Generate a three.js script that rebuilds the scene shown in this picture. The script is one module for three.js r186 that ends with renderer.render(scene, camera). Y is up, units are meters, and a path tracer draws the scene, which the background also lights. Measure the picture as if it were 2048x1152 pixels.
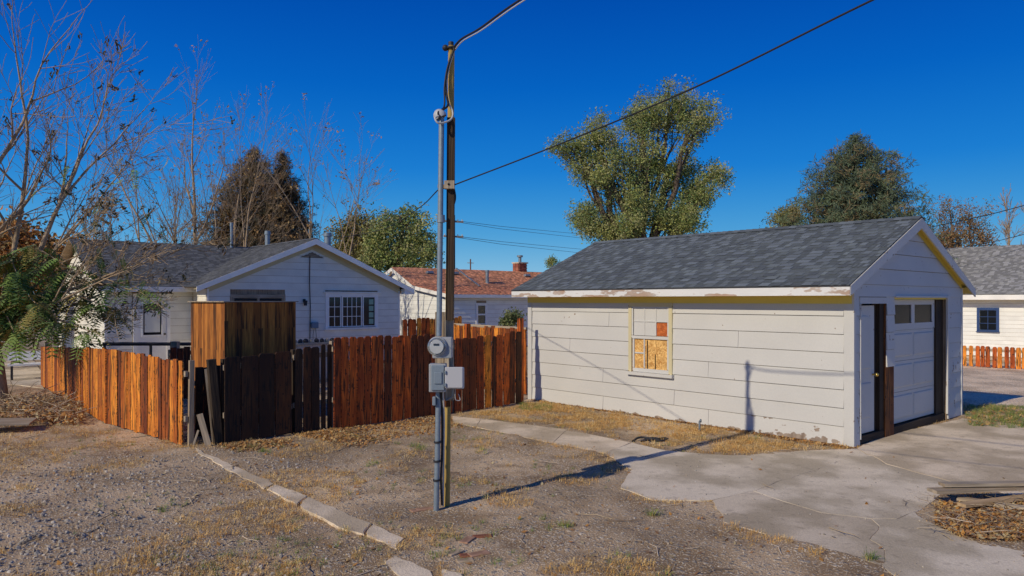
import * as THREE from 'three';
import { mergeGeometries } from 'three/addons/utils/BufferGeometryUtils.js';
import { RoundedBoxGeometry } from 'three/addons/geometries/RoundedBoxGeometry.js';

// ---------------------------------------------------------------- camera, sky, sun, exposure
const F = 1477, HZ = 601, EYE = 2.25;                       // lens in photo pixels, horizon row, eye height in metres
const scene = new THREE.Scene();
const camera = new THREE.PerspectiveCamera(2 * Math.atan(576 / F) * 180 / Math.PI, 16 / 9, 0.1, 4000);
camera.position.set(0, EYE, 0);
camera.lookAt(0, EYE, -10);
camera.setViewOffset(2048, 1152, 0, -(HZ - 576), 2048, 1152);
const EXPOSURE = 0.6;
const renderer = new THREE.WebGLRenderer({ antialias: true });
renderer.toneMapping = THREE.LinearToneMapping;
renderer.toneMappingExposure = EXPOSURE;
renderer.shadowMap.enabled = true;
const SUN_DIR = new THREE.Vector3(0.722, -0.598, -0.692).normalize();   // the way the light travels
const sun = new THREE.DirectionalLight(new THREE.Color().setRGB(1, 0.88, 0.68), 5);
sun.position.set(0, 0, -12).addScaledVector(SUN_DIR, -60);
sun.target.position.set(0, 0, -12);
sun.castShadow = true;
Object.assign(sun.shadow.camera, { left: -40, right: 40, top: 40, bottom: -40, near: 1, far: 160 });
sun.shadow.mapSize.set(4096, 4096);
scene.add(sun, sun.target);
const lin = (c) => (c /= 255, c <= 0.04045 ? c / 12.92 : Math.pow((c + 0.055) / 1.055, 2.4));
{
  const stops = [[0, 150, 192, 220], [2, 132, 187, 220], [5, 80, 160, 215], [10, 28, 125, 209], [16, 5, 98, 193], [22, 1, 78, 174], [40, 2, 64, 144], [60, 3, 52, 118], [90, 4, 44, 100]];
  const w = 256, h = 512, d = new Float32Array(w * h * 4);
  for (let j = 0; j < h; j++) {
    const e = Math.max(0, (j + 0.5) / h * 180 - 90);
    let k = 0; while (k < stops.length - 2 && e > stops[k + 1][0]) k++;
    const a = stops[k], b = stops[k + 1], t = Math.min(1, (e - a[0]) / (b[0] - a[0]));
    for (let i = 0; i < w; i++) {
      const o = (j * w + i) * 4;
      for (let c = 0; c < 3; c++) d[o + c] = lin(a[c + 1] + (b[c + 1] - a[c + 1]) * t) / EXPOSURE;
      d[o + 3] = 1;
    }
  }
  const sky = new THREE.DataTexture(d, w, h, THREE.RGBAFormat, THREE.FloatType);
  sky.mapping = THREE.EquirectangularReflectionMapping; sky.magFilter = THREE.LinearFilter; sky.minFilter = THREE.LinearFilter; sky.needsUpdate = true;
  scene.background = sky; scene.environment = sky;
}

// ---------------------------------------------------------------- helpers
let seed = 12345;
const rnd = () => { seed = (seed + 0x6D2B79F5) | 0; let t = Math.imul(seed ^ (seed >>> 15), 1 | seed); t = (t + Math.imul(t ^ (t >>> 7), 61 | t)) ^ t; return ((t ^ (t >>> 14)) >>> 0) / 4294967296; };
const rr = (a, b) => a + (b - a) * rnd();
const V = (x, y, z) => new THREE.Vector3(x, y, z);
const at = (px, py, Z) => V((px - 1024) / F * Z, EYE - (py - HZ) / F * Z, -Z);       // a photo pixel at a known distance
const gnd = (px, py) => { const Z = F * EYE / (py - HZ); return V((px - 1024) / F * Z, 0, -Z); };   // a photo pixel on the ground
const clamp = (x, a, b) => Math.max(a, Math.min(b, x));
const sstep = (a, b, x) => { const t = clamp((x - a) / (b - a), 0, 1); return t * t * (3 - 2 * t); };
const PERM = new Float32Array(65536); for (let i = 0; i < 65536; i++) PERM[i] = rnd();
const hash = (x, y) => PERM[((x * 1619 + y * 31337) ^ (x * 7 + y * 131 << 5)) & 65535];
function vnoise(x, y, px = 0, py = 0) {                      // value noise, tileable when periods are given
  let xi = Math.floor(x), yi = Math.floor(y); const fx = x - xi, fy = y - yi;
  let x1 = xi + 1, y1 = yi + 1;
  if (px) { xi = ((xi % px) + px) % px; x1 = ((x1 % px) + px) % px; }
  if (py) { yi = ((yi % py) + py) % py; y1 = ((y1 % py) + py) % py; }
  const u = fx * fx * (3 - 2 * fx), v = fy * fy * (3 - 2 * fy);
  const a = hash(xi, yi), b = hash(x1, yi), c = hash(xi, y1), d = hash(x1, y1);
  return a + (b - a) * u + (c - a) * v + (a - b - c + d) * u * v;
}
const fbm = (x, y, o = 4, px = 0, py = 0) => { let s = 0, a = 0.5, n = 0; for (let i = 0; i < o; i++) { s += a * vnoise(x, y, px, py); n += a; a *= 0.5; x *= 2; y *= 2; px *= 2; py *= 2; } return s / n; };
// textures: fn(u, v) in 0..1 returns linear [r, g, b] (colour) or a number (bump)
const toS = (c) => { c = clamp(c, 0, 1); return 255 * (c <= 0.0031308 ? 12.92 * c : 1.055 * Math.pow(c, 1 / 2.4) - 0.055); };
function tex(w, h, fn, isColor, rx = 1, ry = 1) {
  const d = new Uint8Array(w * h * 4);
  for (let j = 0; j < h; j++) for (let i = 0; i < w; i++) {
    const o = (j * w + i) * 4, r = fn((i + 0.5) / w, (j + 0.5) / h);
    if (isColor) { d[o] = toS(r[0]); d[o + 1] = toS(r[1]); d[o + 2] = toS(r[2]); } else d[o] = d[o + 1] = d[o + 2] = clamp(r, 0, 1) * 255;
    d[o + 3] = 255;
  }
  const t = new THREE.DataTexture(d, w, h);
  t.wrapS = t.wrapT = THREE.RepeatWrapping; t.magFilter = THREE.LinearFilter; t.minFilter = THREE.LinearFilter;
  if (isColor) t.colorSpace = THREE.SRGBColorSpace;
  t.repeat.set(rx, ry); t.needsUpdate = true;
  return t;
}
const mixc = (a, b, t) => [a[0] + (b[0] - a[0]) * t, a[1] + (b[1] - a[1]) * t, a[2] + (b[2] - a[2]) * t];
const scl = (a, k) => [a[0] * k, a[1] * k, a[2] * k];
const C = (r, g, b) => new THREE.Color().setRGB(r, g, b);
const std = (o) => new THREE.MeshStandardMaterial({ roughness: 0.85, ...o });

class Geo {                                                  // quads and triangles with uv in metres
  constructor() { this.p = []; this.n = []; this.t = []; this.c = []; }
  tri(a, b, c, ua, ub, uc, col) {
    const e = V().subVectors(b, a), f = V().subVectors(c, a), n = e.cross(f).normalize();
    for (const q of [a, b, c]) { this.p.push(q.x, q.y, q.z); this.n.push(n.x, n.y, n.z); if (col) this.c.push(...col); }
    this.t.push(...ua, ...ub, ...uc); return this;
  }
  quad(a, b, c, d, uo = 0, vo = 0, swap = false, col = null) {
    const w = a.distanceTo(b), h = a.distanceTo(d), f = (u, v) => swap ? [vo + v, uo + u] : [uo + u, vo + v];
    this.tri(a, b, c, f(0, 0), f(w, 0), f(w, h), col); return this.tri(a, c, d, f(0, 0), f(w, h), f(0, h), col);
  }
  // box between two corners; grain: 'x' | 'y' | 'z' runs along the texture's v
  box(x0, y0, z0, x1, y1, z1, grain = 'y', uo = 0, vo = 0, col = null) {
    const P = (i, j, k) => V(i ? x1 : x0, j ? y1 : y0, k ? z1 : z0);
    this.quad(P(0, 0, 1), P(1, 0, 1), P(1, 1, 1), P(0, 1, 1), uo, vo, grain === 'x', col);
    this.quad(P(1, 0, 0), P(0, 0, 0), P(0, 1, 0), P(1, 1, 0), uo, vo, grain === 'x', col);
    this.quad(P(1, 0, 1), P(1, 0, 0), P(1, 1, 0), P(1, 1, 1), uo, vo, grain === 'z', col);
    this.quad(P(0, 0, 0), P(0, 0, 1), P(0, 1, 1), P(0, 1, 0), uo, vo, grain === 'z', col);
    this.quad(P(0, 1, 1), P(1, 1, 1), P(1, 1, 0), P(0, 1, 0), uo, vo, grain === 'x', col);
    this.quad(P(0, 0, 0), P(1, 0, 0), P(1, 0, 1), P(0, 0, 1), uo, vo, grain === 'x', col);
    return this;
  }
  // lapped siding board: trapezoid a0..a1 below, b0..b1 above, thicker at its foot
  lap(a0, a1, b0, b1, y0, y1, tb = 0.024, tt = 0.008, uo = 0, vo = 0) {
    const q = (x, y, z) => V(x, y, z), U = (x, y) => [x + uo, y - y0 + vo];
    const A = q(a0, y0, tb), B = q(a1, y0, tb), D = q(b0, y1, tt), E = q(b1, y1, tt);
    this.tri(A, B, E, U(a0, y0), U(a1, y0), U(b1, y1)); this.tri(A, E, D, U(a0, y0), U(b1, y1), U(b0, y1));
    this.quad(q(a0, y0, 0), q(a1, y0, 0), B, A, uo, vo); this.quad(D, E, q(b1, y1, 0), q(b0, y1, 0), uo, vo);
    this.quad(B, q(a1, y0, 0), q(b1, y1, 0), E, uo, vo); this.quad(q(a0, y0, 0), A, D, q(b0, y1, 0), uo, vo);
    return this;
  }
  done() {
    const g = new THREE.BufferGeometry();
    g.setAttribute('position', new THREE.Float32BufferAttribute(this.p, 3)); g.setAttribute('normal', new THREE.Float32BufferAttribute(this.n, 3)); g.setAttribute('uv', new THREE.Float32BufferAttribute(this.t, 2));
    if (this.c.length) g.setAttribute('color', new THREE.Float32BufferAttribute(this.c, 3));
    return g;
  }
}
const boxG = (x0, y0, z0, x1, y1, z1, grain = 'y', uo = rr(0, 3), vo = rr(0, 3)) => new Geo().box(x0, y0, z0, x1, y1, z1, grain, uo, vo).done();
const taken = {};
function numbered(n) { taken[n] = (taken[n] ?? -1) + 1; return taken[n] ? n + '_' + String(taken[n]).padStart(3, '0') : n; }
function tag(o, label, category, group, kind) { Object.assign(o.userData, { label, category }); if (group) o.userData.group = group; if (kind) o.userData.kind = kind; return o; }
function shade(o) { o.traverse((m) => { if (m.isMesh) { m.castShadow = true; m.receiveShadow = true; } }); return o; }
function thing(name, label, category, pos = [0, 0, 0], turn = 0, group = null) {
  const o = new THREE.Group(); o.name = numbered(name); o.position.set(...pos); o.rotation.y = turn; scene.add(o); return tag(o, label, category, group);
}
function mesh(name, geo, mat, parent = scene) { const m = new THREE.Mesh(geo, mat); m.name = parent === scene ? numbered(name) : name; m.castShadow = m.receiveShadow = true; parent.add(m); return m; }
function single(name, geo, mat, label, category, group, kind) { return tag(mesh(name, geo, mat), label, category, group, kind); }
function structure(name, geo, mat, label) { const m = mesh(name, geo, mat); m.userData = { kind: 'structure', label, category: name.replace(/_/g, ' ') }; return m; }
// tubes along points, merged into one indexed geometry
class Tubes {
  constructor() { this.p = []; this.n = []; this.t = []; this.i = []; }
  add(pts, rad, sides = 5) {
    let up = V(0.31, 0.2, 0.93).normalize(), base = this.p.length / 3, len = 0;
    for (let k = 0; k < pts.length; k++) {
      const d = V().subVectors(pts[Math.min(k + 1, pts.length - 1)], pts[Math.max(k - 1, 0)]).normalize();
      const s = V().crossVectors(d, up); if (s.lengthSq() < 1e-4) s.set(1, 0, 0); s.normalize(); up = V().crossVectors(s, d).normalize();
      if (k) len += pts[k].distanceTo(pts[k - 1]);
      const r = Array.isArray(rad) ? rad[k] : rad;
      for (let j = 0; j <= sides; j++) {
        const a = j / sides * Math.PI * 2, nx = s.x * Math.cos(a) + up.x * Math.sin(a), ny = s.y * Math.cos(a) + up.y * Math.sin(a), nz = s.z * Math.cos(a) + up.z * Math.sin(a);
        this.p.push(pts[k].x + nx * r, pts[k].y + ny * r, pts[k].z + nz * r); this.n.push(nx, ny, nz); this.t.push(j / sides * Math.max(0.1, r * 6), len);
        if (k && j) { const a0 = base + (k - 1) * (sides + 1) + j - 1, b0 = a0 + sides + 1; this.i.push(a0, b0, a0 + 1, a0 + 1, b0, b0 + 1); }
      }
    }
    return this;
  }
  done() {
    const g = new THREE.BufferGeometry();
    g.setAttribute('position', new THREE.Float32BufferAttribute(this.p, 3)); g.setAttribute('normal', new THREE.Float32BufferAttribute(this.n, 3)); g.setAttribute('uv', new THREE.Float32BufferAttribute(this.t, 2)); g.setIndex(this.i);
    return g;
  }
}
const pipe = (pts, r, sides = 10) => new Tubes().add(pts, r, sides).done();
const cyl = (a, b, r, sides = 12, r2 = r) => { const n = V().subVectors(b, a).normalize().multiplyScalar(0.0005); return new Tubes().add([a, a.clone().add(n), b.clone().sub(n), b], [0.0005, r, r2, 0.0005], sides).done(); };
function curve(pts, n) { return new THREE.CatmullRomCurve3(pts).getPoints(n); }

// ---------------------------------------------------------------- materials
const woodMap = tex(1024, 1024, (u, v) => {
  const s = fbm(u * 48, v * 3, 4, 48, 3), t = fbm(u * 160, v * 5, 3, 160, 5), b = fbm(u * 9, v * 2, 3, 9, 2), k = fbm(u * 20, v * 14, 3, 20, 14);
  let c = mixc([0.32, 0.095, 0.018], [0.68, 0.255, 0.05], sstep(0.3, 0.7, b * 0.6 + s * 0.4));
  c = scl(c, 0.55 + 0.9 * t);
  c = mixc(c, [0.045, 0.022, 0.012], 0.9 * sstep(0.53, 0.68, s * 0.7 + b * 0.3));
  return mixc(c, [0.02, 0.01, 0.006], 0.8 * sstep(0.7, 0.78, k));
}, true);
const woodBump = tex(512, 512, (u, v) => fbm(u * 90, v * 4, 4, 90, 4), false);
const wood = (r, g, b, bump = 0.004) => std({ map: woodMap, bumpMap: woodBump, bumpScale: bump, color: C(r, g, b), roughness: 0.8 });
const fenceOrange = [wood(0.42, 0.26, 0.14), wood(1.5, 1.4, 0.55), wood(1.25, 1.05, 0.4), wood(1.6, 1.55, 0.8), wood(0.9, 0.65, 0.28), wood(0.6, 0.4, 0.2)];
const fenceRed = [wood(0.9, 0.5, 0.25), wood(0.6, 0.3, 0.15), wood(1.15, 0.65, 0.3), wood(0.3, 0.18, 0.12)];
const fenceDark = [wood(0.1, 0.1, 0.1), wood(0.16, 0.14, 0.12), wood(0.07, 0.07, 0.075)];
const greyWoodMap = tex(512, 512, (u, v) => { const s = fbm(u * 60, v * 3, 4, 60, 3), b = fbm(u * 6, v * 2, 3, 6, 2); return scl(mixc([0.30, 0.22, 0.14], [0.42, 0.36, 0.28], b), 0.35 + 1.25 * s); }, true);
const greyWood = std({ map: greyWoodMap, bumpMap: woodBump, bumpScale: 0.004 });
const darkTimber = std({ map: greyWoodMap, bumpMap: woodBump, bumpScale: 0.008, color: C(0.12, 0.09, 0.065) });
const brownTimber = std({ map: woodMap, bumpMap: woodBump, bumpScale: 0.006, color: C(0.35, 0.32, 0.3) });
const plyMap = tex(512, 512, (u, v) => { const s = fbm(u * 26 + 3 * fbm(u * 4, v * 2, 2, 4, 2), v * 2, 4, 0, 2), d = fbm(u * 12, v * 1.0, 3, 12, 1); let c = mixc([0.62, 0.29, 0.07], [0.8, 0.44, 0.14], s); c = mixc(c, [0.3, 0.12, 0.03], 0.8 * sstep(0.42, 0.7, d)); c = mixc(c, [0.06, 0.035, 0.02], 0.85 * sstep(0.52, 0.66, fbm(u * 30, v * 1.5 + 5, 4, 30))); return scl(c, 0.7 + 0.5 * vnoise(u * 120, v * 10, 120, 10)); }, true);
const plywood = std({ map: plyMap, bumpMap: woodBump, bumpScale: 0.002, color: C(0.75, 0.54, 0.32) });
const osbMap = tex(512, 512, (u, v) => { let m = 0, s = 0; for (let k = 0; k < 3; k++) { const a = k * 1.1, x = (u * Math.cos(a) - v * Math.sin(a)) * 30, y = (u * Math.sin(a) + v * Math.cos(a)) * 8, n = vnoise(x + k * 31, y + k * 17); if (n > m) { m = n; s = hash(Math.floor(x) + k * 9, Math.floor(y)); } } return scl(mixc([0.5, 0.24, 0.06], [0.86, 0.55, 0.2], s), 0.7 + 0.45 * m); }, true, 1.4, 1.4);
const osb = std({ map: osbMap });
const osbRed = std({ map: osbMap, color: C(0.75, 0.33, 0.22) });
const chip = (thr, vEdge) => (u, v) => {                     // paint that flakes down to weathered wood
  const n = fbm(u * 26, v * 26, 5, 26, 26), big = fbm(u * 5, v * 5, 3, 5, 5), g = fbm(u * 3, v * 3, 3, 3, 3);
  let c = scl([0.64, 0.635, 0.61], 0.93 + 0.12 * g - 0.05 * vnoise(u * 180, v * 180, 180, 180));
  const m = sstep(thr, thr + 0.03, n * 0.7 + big * 0.3 + (vEdge ? vEdge(u, v) : 0));
  const raw = scl(mixc([0.16, 0.11, 0.08], [0.42, 0.34, 0.27], fbm(u * 60, v * 8, 3, 60, 8)), 1);
  return mixc(c, raw, m);
};
const paintMap = tex(1024, 1024, chip(0.76), true, 0.5, 0.5);
const paint = std({ map: paintMap, color: C(0.97, 0.97, 0.97), roughness: 0.6 });
const chippedMap = tex(1024, 1024, chip(0.70), true, 0.6, 0.6);
const chipped = std({ map: chippedMap, roughness: 0.7 });
const footMap = tex(2048, 128, (u, v) => chip(0.66, () => 0.16 * sstep(0.4, 0.0, v) - 0.05 * sstep(0.3, 0.7, v) - 0.10 * sstep(0.75, 0.6, u))(u * 2, v * 0.125), true, 1 / 7.31, 1 / 0.3);
const footPaint = std({ map: footMap, roughness: 0.7 });
const fasciaMap = tex(2048, 64, (u, v) => { const a = fbm(u * 40, v * 2.2, 4, 40), b = fbm(u * 9, v * 0.8, 3, 9); const c = scl([0.78, 0.78, 0.77], 0.9 + 0.15 * a); return mixc(c, scl(mixc([0.4, 0.22, 0.12], [0.5, 0.46, 0.42], fbm(u * 22, v, 2, 22)), 0.6 + 0.7 * a), sstep(0.53, 0.6, a * 0.55 + b * 0.45)); }, true, 1 / 8, 1 / 0.16);
const fasciaPaint = std({ map: fasciaMap, roughness: 0.7 });
const yellowPaint = std({ color: C(1.25, 1.0, 0.22), map: paintMap, roughness: 0.6 });
const creamPaint = std({ color: C(1.0, 0.9, 0.58), map: paintMap, roughness: 0.6 });
const houseMap = tex(1024, 1024, (u, v) => scl([0.87, 0.84, 0.74], 0.88 + 0.25 * fbm(u * 6, v * 6, 4, 6, 6) - 0.06 * vnoise(u * 150, v * 150, 150, 150)), true, 0.4, 0.4);
const housePaint = std({ map: houseMap, roughness: 0.65 });
const whiteTrim = std({ map: houseMap, color: C(1.08, 1.1, 1.18), roughness: 0.55 });
const vinyl = std({ map: houseMap, color: C(1.0, 1.04, 1.12), roughness: 0.5 });
const granMap = tex(512, 512, (u, v) => scl([1, 1, 1], 0.45 + 0.75 * vnoise(u * 256, v * 256, 256, 256) * (0.6 + 0.6 * fbm(u * 8, v * 8, 3, 8, 8))), true, 1.3, 1.3);
const shingleMat = (r, g, b) => std({ map: granMap, color: C(r, g, b), vertexColors: true, roughness: 0.95 });
const shinglesDark = shingleMat(0.17, 0.20, 0.225), shinglesGrey = shingleMat(0.17, 0.18, 0.19), shinglesRed = shingleMat(0.95, 0.42, 0.23);
const sheathing = std({ map: greyWoodMap, color: C(0.95, 0.85, 0.75) });
const deckDark = sheathing, deckRed = sheathing;
const concMap = tex(1024, 1024, (u, v) => {
  const a = fbm(u * 5, v * 5, 5, 5, 5), f = vnoise(u * 300, v * 300, 300, 300), s = fbm(u * 34, v * 34, 3, 34, 34);
  let c = scl(mixc([0.50, 0.42, 0.30], [0.79, 0.685, 0.53], sstep(0.3, 0.7, a)), 0.86 + 0.25 * f);
  return mixc(c, [0.2, 0.16, 0.12], 0.25 * sstep(0.66, 0.78, s));
}, true, 0.35, 0.35);
const concBump = tex(512, 512, (u, v) => 0.6 * vnoise(u * 200, v * 200, 200, 200) + 0.4 * fbm(u * 30, v * 30, 3, 30, 30), false, 0.7, 0.7);
const concrete = std({ map: concMap, bumpMap: concBump, bumpScale: 0.004, roughness: 0.95 });
const concrete2 = std({ map: concMap, bumpMap: concBump, bumpScale: 0.004, color: C(0.9, 0.88, 0.86), roughness: 0.95 });
const concrete3 = std({ map: concMap, bumpMap: concBump, bumpScale: 0.005, color: C(1.08, 1.04, 1.0), roughness: 0.95 });
const galv = std({ color: C(0.25, 0.31, 0.37), roughness: 0.5, metalness: 0.3, map: tex(256, 256, (u, v) => scl([1, 1, 1], 0.75 + 0.4 * fbm(u * 20, v * 20, 4, 20, 20)), true, 2, 2) });
const enamel = std({ color: C(0.36, 0.38, 0.41), roughness: 0.5, map: galv.map });
const whiteEnamel = std({ color: C(0.48, 0.49, 0.52), roughness: 0.45 });
const blackRubber = std({ color: C(0.015, 0.015, 0.018), roughness: 0.6 });
const whiteCable = std({ color: C(0.55, 0.55, 0.53), roughness: 0.6 });
const darkIron = std({ color: C(0.025, 0.025, 0.03), roughness: 0.6 });
const brass = std({ color: C(0.65, 0.45, 0.12), metalness: 0.9, roughness: 0.35 });
const darkGlass = new THREE.MeshPhysicalMaterial({ color: C(0.012, 0.016, 0.022), roughness: 0.06, ior: 1.45 });
const dustyGlass = new THREE.MeshPhysicalMaterial({ color: C(0.014, 0.016, 0.02), roughness: 0.25, ior: 1.45, specularIntensity: 0.1 });
const clearGlass = new THREE.MeshPhysicalMaterial({ color: C(0.95, 0.97, 0.96), roughness: 0.03, transmission: 1, thickness: 0, ior: 1.5 });
const barkMap = tex(256, 512, (u, v) => scl(mixc([0.14, 0.11, 0.08], [0.34, 0.29, 0.24], fbm(u * 14, v * 10, 4, 14, 10)), 0.6 + 0.8 * fbm(u * 40, v * 12, 3, 40, 12)), true);
const bark = std({ map: barkMap, roughness: 0.95 }), paleBark = std({ map: barkMap, color: C(1.8, 1.6, 1.3), roughness: 0.9 }), darkBark = std({ map: barkMap, color: C(0.5, 0.45, 0.42), roughness: 0.95 });
const leafMat = (r, g, b, tr = 0.3) => new THREE.MeshPhysicalMaterial({ color: C(r, g, b), roughness: 0.75, side: THREE.DoubleSide, transmission: tr, thickness: 0 });

// ---------------------------------------------------------------- ground, slabs, kerb
const poly = (pts) => pts.map(([x, y]) => { const p = gnd(x, y); return [p.x, -p.z]; });   // [x, depth]
const inPoly = (P, x, y) => { let c = false; for (let i = 0, j = P.length - 1; i < P.length; j = i++) if ((P[i][1] > y) !== (P[j][1] > y) && x < (P[j][0] - P[i][0]) * (y - P[i][1]) / (P[j][1] - P[i][1]) + P[i][0]) c = !c; return c; };
// ragged outline: every edge cut into short steps that wander a little
function rag(P, amp, step = 0.12) {
  const o = [];
  P.forEach((a, i) => {
    const b = P[(i + 1) % P.length], L = Math.hypot(b[0] - a[0], b[1] - a[1]), n = Math.max(1, Math.round(L / step));
    for (let k = 0; k < n; k++) { const t = k / n, x = a[0] + (b[0] - a[0]) * t, y = a[1] + (b[1] - a[1]) * t, s = 1; o.push([x + amp * s * 3 * (fbm(x * 5 + 9, y * 5, 4) - 0.5), y + amp * s * 3 * (fbm(x * 5, y * 5 + 50, 4) - 0.5)]); }
  });
  return o;
}
function shrink(P, d) {                                      // pull an outline in by d to leave a joint
  let area = 0; P.forEach((a, i) => { const b = P[(i + 1) % P.length]; area += a[0] * b[1] - b[0] * a[1]; });
  const s = area > 0 ? 1 : -1;
  return P.map((p, i) => { const a = P[(i + P.length - 1) % P.length], b = P[(i + 1) % P.length]; let nx = -((p[1] - a[1]) + (b[1] - p[1])), ny = (p[0] - a[0]) + (b[0] - p[0]); const l = Math.hypot(nx, ny) || 1; return [p[0] + s * nx / l * d, p[1] + s * ny / l * d]; });
}
function slabGeo(P, top, thick) {
  const sh = new THREE.Shape(P.map(([x, y]) => new THREE.Vector2(x, y)));
  const g = new THREE.ExtrudeGeometry(sh, { depth: thick, bevelEnabled: true, bevelSize: 0.003, bevelThickness: 0.003, bevelSegments: 1, bevelOffset: -0.003 });
  g.rotateX(-Math.PI / 2); g.translate(0, top - thick - 0.003, 0);
  return g;
}
const walkway = [
  [[905, 833], [962, 838], [952, 855], [905, 846]],
  [[962, 838], [1135, 860], [1104, 887], [952, 855]],
  [[1135, 860], [1262, 886], [1212, 908], [1104, 887]],
].map(poly);
const slabs = [
  [[1262, 886], [1335, 902], [1430, 910], [1520, 912], [1684, 921], [1504, 983], [1424, 1002], [1304, 1000], [1241, 976], [1262, 940], [1212, 908]],
  [[1684, 921], [1500, 911], [1560, 903], [1690, 899], [1714, 898], [1775, 930], [1905, 965], [1870, 1006], [1830, 1024], [1798, 1040], [1742, 1038], [1636, 1025], [1504, 983]],
  [[1714, 898], [1760, 872], [1925, 838], [2110, 858], [2300, 900], [2300, 1000], [2020, 990], [1905, 965], [1775, 930]],
  [[1504, 983], [1636, 1025], [1742, 1038], [1760, 1052], [1740, 1080], [1772, 1102], [1764, 1132], [1659, 1102], [1554, 1076], [1449, 1045], [1424, 1002]],
  [[1742, 1038], [1798, 1040], [1830, 1024], [1845, 1040], [1925, 1078], [2060, 1108], [2250, 1160], [2250, 1400], [1900, 1400], [1805, 1170], [1764, 1132], [1772, 1102], [1740, 1080], [1760, 1052]],
].map(poly);
const kerbs = [
  [[390, 897], [470, 934], [548, 970], [530, 980], [465, 949], [396, 906]],
  [[550, 971], [615, 994], [592, 1012], [534, 981]],
  [[618, 996], [742, 1049], [726, 1073], [668, 1054], [597, 1014]],
  [[746, 1051], [812, 1080], [792, 1101], [730, 1075]],
  [[790, 1112], [868, 1144], [884, 1180], [830, 1190], [768, 1130]],
  [[884, 1140], [925, 1150], [940, 1200], [900, 1200]],
].map(poly);
const allSlabs = [...walkway, ...slabs, ...kerbs];
const pathFar = poly([[-60, 716], [20, 706], [60, 712], [88, 752], [88, 778], [40, 772], [-60, 765]]);
const slabBoxes = allSlabs.map((P) => [Math.min(...P.map((p) => p[0])), Math.max(...P.map((p) => p[0])), Math.min(...P.map((p) => p[1])), Math.max(...P.map((p) => p[1]))]);
const hardSlabs = [...walkway, ...slabs];
const sunk = (x, d) => { const n1 = 0.5 * (fbm(x * 2.2 + 5, d * 2.2, 3) - 0.5), n2 = 0.5 * (fbm(x * 2.2, d * 2.2 + 80, 3) - 0.5); return hardSlabs.some((P, i) => { const b = slabBoxes[i]; return x > b[0] - 0.2 && x < b[1] + 0.2 && d > b[2] - 0.2 && d < b[3] + 0.2 && inPoly(P, x + n1, d + n2); }); };
const onSlab = (x, d) => allSlabs.some((P, i) => { const b = slabBoxes[i]; return x > b[0] - 0.05 && x < b[1] + 0.05 && d > b[2] - 0.05 && d < b[3] + 0.05 && inPoly(P, x, d); });
const groundY = (x, d) => {
  if (d > 28 || d < 0 || Math.abs(x) > 26) return 0;
  if (sunk(x, d)) return 0;
  return 0.045 * (fbm(x * 0.9 + 40, d * 0.9 + 7, 3) - 0.5) + 0.022 * (fbm(x * 5, d * 5 + 30, 3) - 0.5);
};
const gravelAt = (x, d) => { const n = fbm(x * 0.5 + 3, d * 0.5 + 11, 4); return clamp(sstep(-0.8, -3.4, x + (d - 7) * 0.28 + (n - 0.5) * 5) * sstep(11.5, 8.5, d + (n - 0.5) * 4) + sstep(9.8, 11.5, x) * sstep(16, 17, d), 0, 1); };
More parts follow.
